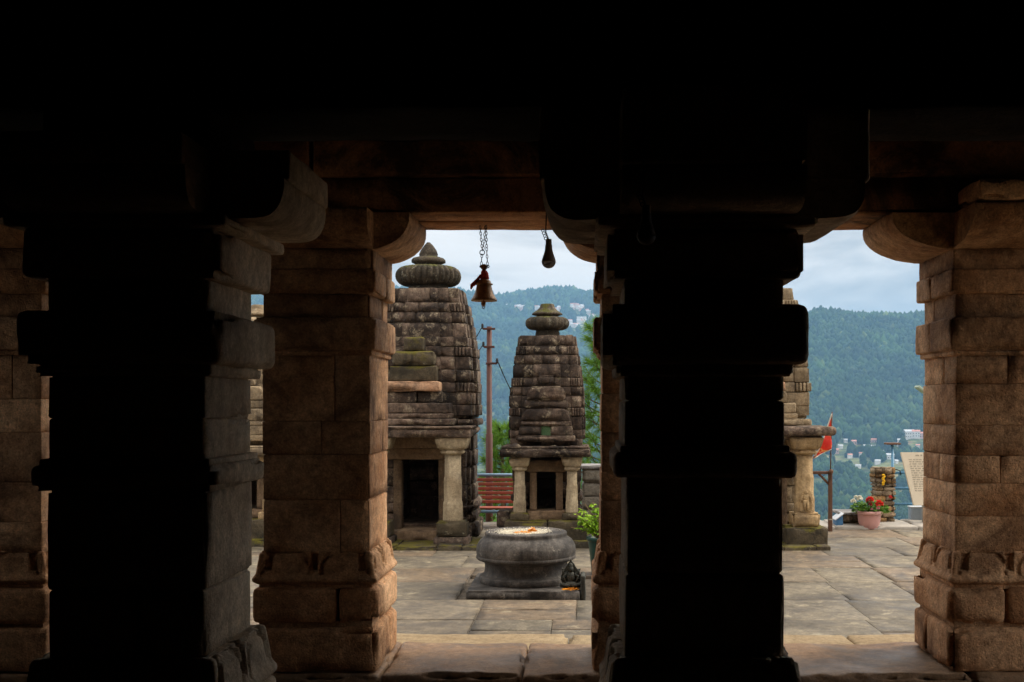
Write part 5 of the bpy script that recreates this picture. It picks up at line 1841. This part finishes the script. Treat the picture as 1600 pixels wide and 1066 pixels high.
# near pines
def pine(x, y, ztop, h, rad, seed, label, n_br=60):
    zg = float(land_z(np.array([x]), np.array([y]))[0])
    root = empty('pine_tree', (x, y, zg), label, 'tree', 'pines below the courtyard edge')
    g = np.random.default_rng(seed)
    a = Acc()
    tube(a, [(x, y, zg - .2), (x + .04, y, (zg + ztop) / 2), (x, y, ztop - 0.15)], [0.13, 0.09, 0.015], 10)
    ca = Acc()
    tv, tf, cnt = [], [], 0
    for k in range(n_br):
        t = (k + g.random()) / n_br
        zb = ztop - 0.12 - (h) * t
        L = rad * (0.22 + 0.85 * t ** 0.75) * g.uniform(0.75, 1.15)
        th = k * 2.4 + g.uniform(-.4, .4)
        d = np.array([math.cos(th), math.sin(th), 0.0])
        b0 = np.array([x, y, zb])
        pts = [b0 + d * L * s + np.array([0, 0, L * (0.15 * s + 0.45 * s * s)]) for s in np.linspace(0, 1, 6)]
        tube(a, pts, np.linspace(0.022, 0.006, 6), 5)
        # tufts along the outer half of the limb and on short side twigs
        spots = [(pts[5], d + [0, 0, 0.9])]
        for s in (2, 3, 4):
            for _ in range(2):
                dd = d + g.normal(0, 0.7, 3) + [0, 0, 0.6]
                p1 = pts[s] + dd / np.linalg.norm(dd) * L * 0.22
                tube(a, [pts[s], p1], [0.006, 0.004], 4)
                spots.append((p1, dd))
        for (p, dd) in spots:
            dd = np.asarray(dd) / np.linalg.norm(dd)
            m = 46
            nd = g.normal(0, 0.62, (m, 3)) + dd
            nd /= np.linalg.norm(nd, axis=1, keepdims=True)
            ln = g.uniform(0.16, 0.27, (m, 1))
            sd = np.cross(nd, g.normal(0, 1, (m, 3)))
            sd /= np.linalg.norm(sd, axis=1, keepdims=True)
            base = p + dd * g.uniform(-0.1, 0.06, (m, 1))
            tip = base + nd * ln - np.array([0, 0, 1]) * ln * 0.12
            w = 0.0055
            tri = np.stack([base - sd * w, base + sd * w, tip], 1).reshape(-1, 3)
            ca.add(tri, tris=np.arange(m * 3).reshape(-1, 3))
    a.build('trunk', M['bark'], root)
    ca.build('crown', M['needle'], root, False)
    return root


pine(0.52, 25.0, 3.5, 5.4, 1.1, 1, 'tall bright green pine between the small shrine and the black pillar', 90)
pine(-1.72, 24.0, 1.18, 3.6, 0.85, 2, 'young green pine top behind the red bench', 70)
pine(1.9, 29.0, 1.6, 5.0, 1.3, 3, 'pine hidden low behind the black central pillar', 50)
# shrubs on the slope under the bench
def shrub(x, y, r, seed, label):
    zg = float(land_z(np.array([x]), np.array([y]))[0])
    root = empty('shrub', (x, y, zg), label, 'shrub', 'shrubs on the slope below the courtyard')
    g = random.Random(seed)
    sa, la = Acc(), Acc()
    for k in range(40):
        th, ph = g.uniform(0, 6.28), g.uniform(0.1, 1.45)
        d = np.array([math.cos(th) * math.sin(ph), math.sin(th) * math.sin(ph), math.cos(ph)])
        e = np.array([x, y, zg]) + d * r * g.uniform(0.6, 1.0) * [1, 1, 1.3]
        tube(sa, [(x, y, zg - .05), (np.array([x, y, zg]) + e) / 2 + [0, 0, .08], e], [0.012, 0.008, 0.004], 4)
        for q in range(22):
            p = e + np.array([g.gauss(0, .13), g.gauss(0, .13), g.gauss(0, .12)]) * r * 1.3
            leaf(la, p, (g.gauss(0, 1), g.gauss(0, 1), g.gauss(0.4, .6)), g.uniform(0.06, 0.11), g.uniform(0.03, 0.055), 0.3, g)
    sa.build('stem', M['stem'], root)
    la.build('foliage', M['leaf_pot'], root)


shrub(-1.35, 17.6, 0.75, 1, 'leafy green shrub below the red bench')
shrub(-0.75, 18.2, 0.8, 2, 'leafy green shrub behind the small shrine base')

# ------------------------------------------------------------------ haze
a = Acc()
X0, X1, Y0, Y1, Z0, Z1 = -11500, 11500, -40, 9800, -420, 600
b = [(X0, Y0, Z0), (X1, Y0, Z0), (X1, Y1, Z0), (X0, Y1, Z0), (X0, Y0, Z1), (X1, Y0, Z1), (X1, Y1, Z1), (X0, Y1, Z1)]
a.add(b, quads=[(3, 2, 1, 0), (4, 5, 6, 7), (0, 1, 5, 4), (1, 2, 6, 5), (2, 3, 7, 6), (3, 0, 4, 7)])
hm = bpy.data.materials.new('blue_valley_haze')
hm.use_nodes = True
nt = hm.node_tree
nt.nodes.clear()
o_ = nt.nodes.new('ShaderNodeOutputMaterial')
pv = nt.nodes.new('ShaderNodeVolumePrincipled')
pv.inputs['Color'].default_value = (0.30, 0.60, 0.97, 1)
pv.inputs['Density'].default_value = 0.00015
pv.inputs['Anisotropy'].default_value = 0.2
nt.links.new(pv.outputs[0], o_.inputs['Volume'])
tag(a.build('haze', hm, None, False), 'pale blue valley haze', None, None, 'stuff')

# ------------------------------------------------------------------ sky and sun
SUN_EL, SUN_AZ = 43.0, 72.0      # azimuth measured clockwise from +Y
w = bpy.data.worlds.new('World')
SC.world = w
w.use_nodes = True
nt = w.node_tree
bg = nt.nodes['Background']
sky = nt.nodes.new('ShaderNodeTexSky')
sky.sky_type = 'NISHITA'
sky.sun_disc = False
sky.sun_elevation = R(SUN_EL)
sky.sun_rotation = R(SUN_AZ)
sky.air_density = 1.0
sky.dust_density = 1.5
tc = nt.nodes.new('ShaderNodeTexCoord')
mp = nt.nodes.new('ShaderNodeVectorMath')
mp.operation = 'MULTIPLY'
mp.inputs[1].default_value = (2.2, 2.2, 9.0)
nt.links.new(tc.outputs['Generated'], mp.inputs[0])
nz = nt.nodes.new('ShaderNodeTexNoise')
nz.inputs['Scale'].default_value = 1.6
nz.inputs['Detail'].default_value = 7
nz.inputs['Roughness'].default_value = 0.52
nz.inputs['Distortion'].default_value = 0.5
nt.links.new(mp.outputs[0], nz.inputs['Vector'])
rp = nt.nodes.new('ShaderNodeValToRGB')
rp.color_ramp.elements[0].position = 0.40
rp.color_ramp.elements[0].color = (1.9, 1.85, 1.82, 1)
rp.color_ramp.elements[1].position = 0.60
rp.color_ramp.elements[1].color = (5.3, 4.85, 4.4, 1)
e = rp.color_ramp.elements.new(0.5)
e.color = (3.5, 3.25, 3.0, 1)
nt.links.new(nz.outputs[0], rp.inputs[0])
# overcast dome is brighter overhead
sp = nt.nodes.new('ShaderNodeSeparateXYZ')
nt.links.new(tc.outputs['Generated'], sp.inputs[0])
mr = nt.nodes.new('ShaderNodeMapRange')
mr.inputs[1].default_value = 0.2
mr.inputs[2].default_value = 1.0
mr.inputs[3].default_value = 1.0
mr.inputs[4].default_value = 3.0
nt.links.new(sp.outputs[2], mr.inputs[0])
ml = nt.nodes.new('ShaderNodeVectorMath')
ml.operation = 'SCALE'
nt.links.new(rp.outputs[0], ml.inputs[0])
nt.links.new(mr.outputs[0], ml.inputs['Scale'])
mx = nt.nodes.new('ShaderNodeMix')
mx.data_type = 'RGBA'
mx.inputs[0].default_value = 0.95
nt.links.new(sky.outputs[0], mx.inputs[6])
nt.links.new(ml.outputs[0], mx.inputs[7])
nt.links.new(mx.outputs[2], bg.inputs['Color'])
bg.inputs['Strength'].default_value = 0.1

sd = bpy.data.lights.new('sun', 'SUN')
sd.energy = 1.6
sd.angle = R(24)
sd.color = (1.0, 0.90, 0.76)
so = bpy.data.objects.new('sun', sd)
COL.objects.link(so)
az, el = R(SUN_AZ), R(SUN_EL)
from mathutils import Vector
dirv = Vector((math.sin(az) * math.cos(el), math.cos(az) * math.cos(el), math.sin(el)))
so.rotation_euler = (-dirv).to_track_quat('-Z', 'Y').to_euler()
so.location = (0, 0, 30)

# ------------------------------------------------------------------ render settings
vs_ = SC.view_settings
SC.display_settings.display_device = 'sRGB'
vs_.view_transform = 'Standard'
vs_.look = 'None'
vs_.exposure = 1.3
vs_.gamma = 1.0
SC.render.film_transparent = False
cy = SC.cycles
cy.max_bounces = 8
cy.diffuse_bounces = 5
cy.glossy_bounces = 3
cy.transmission_bounces = 4
cy.volume_bounces = 0
cy.use_denoising = True
cy.sample_clamp_indirect = 4.0
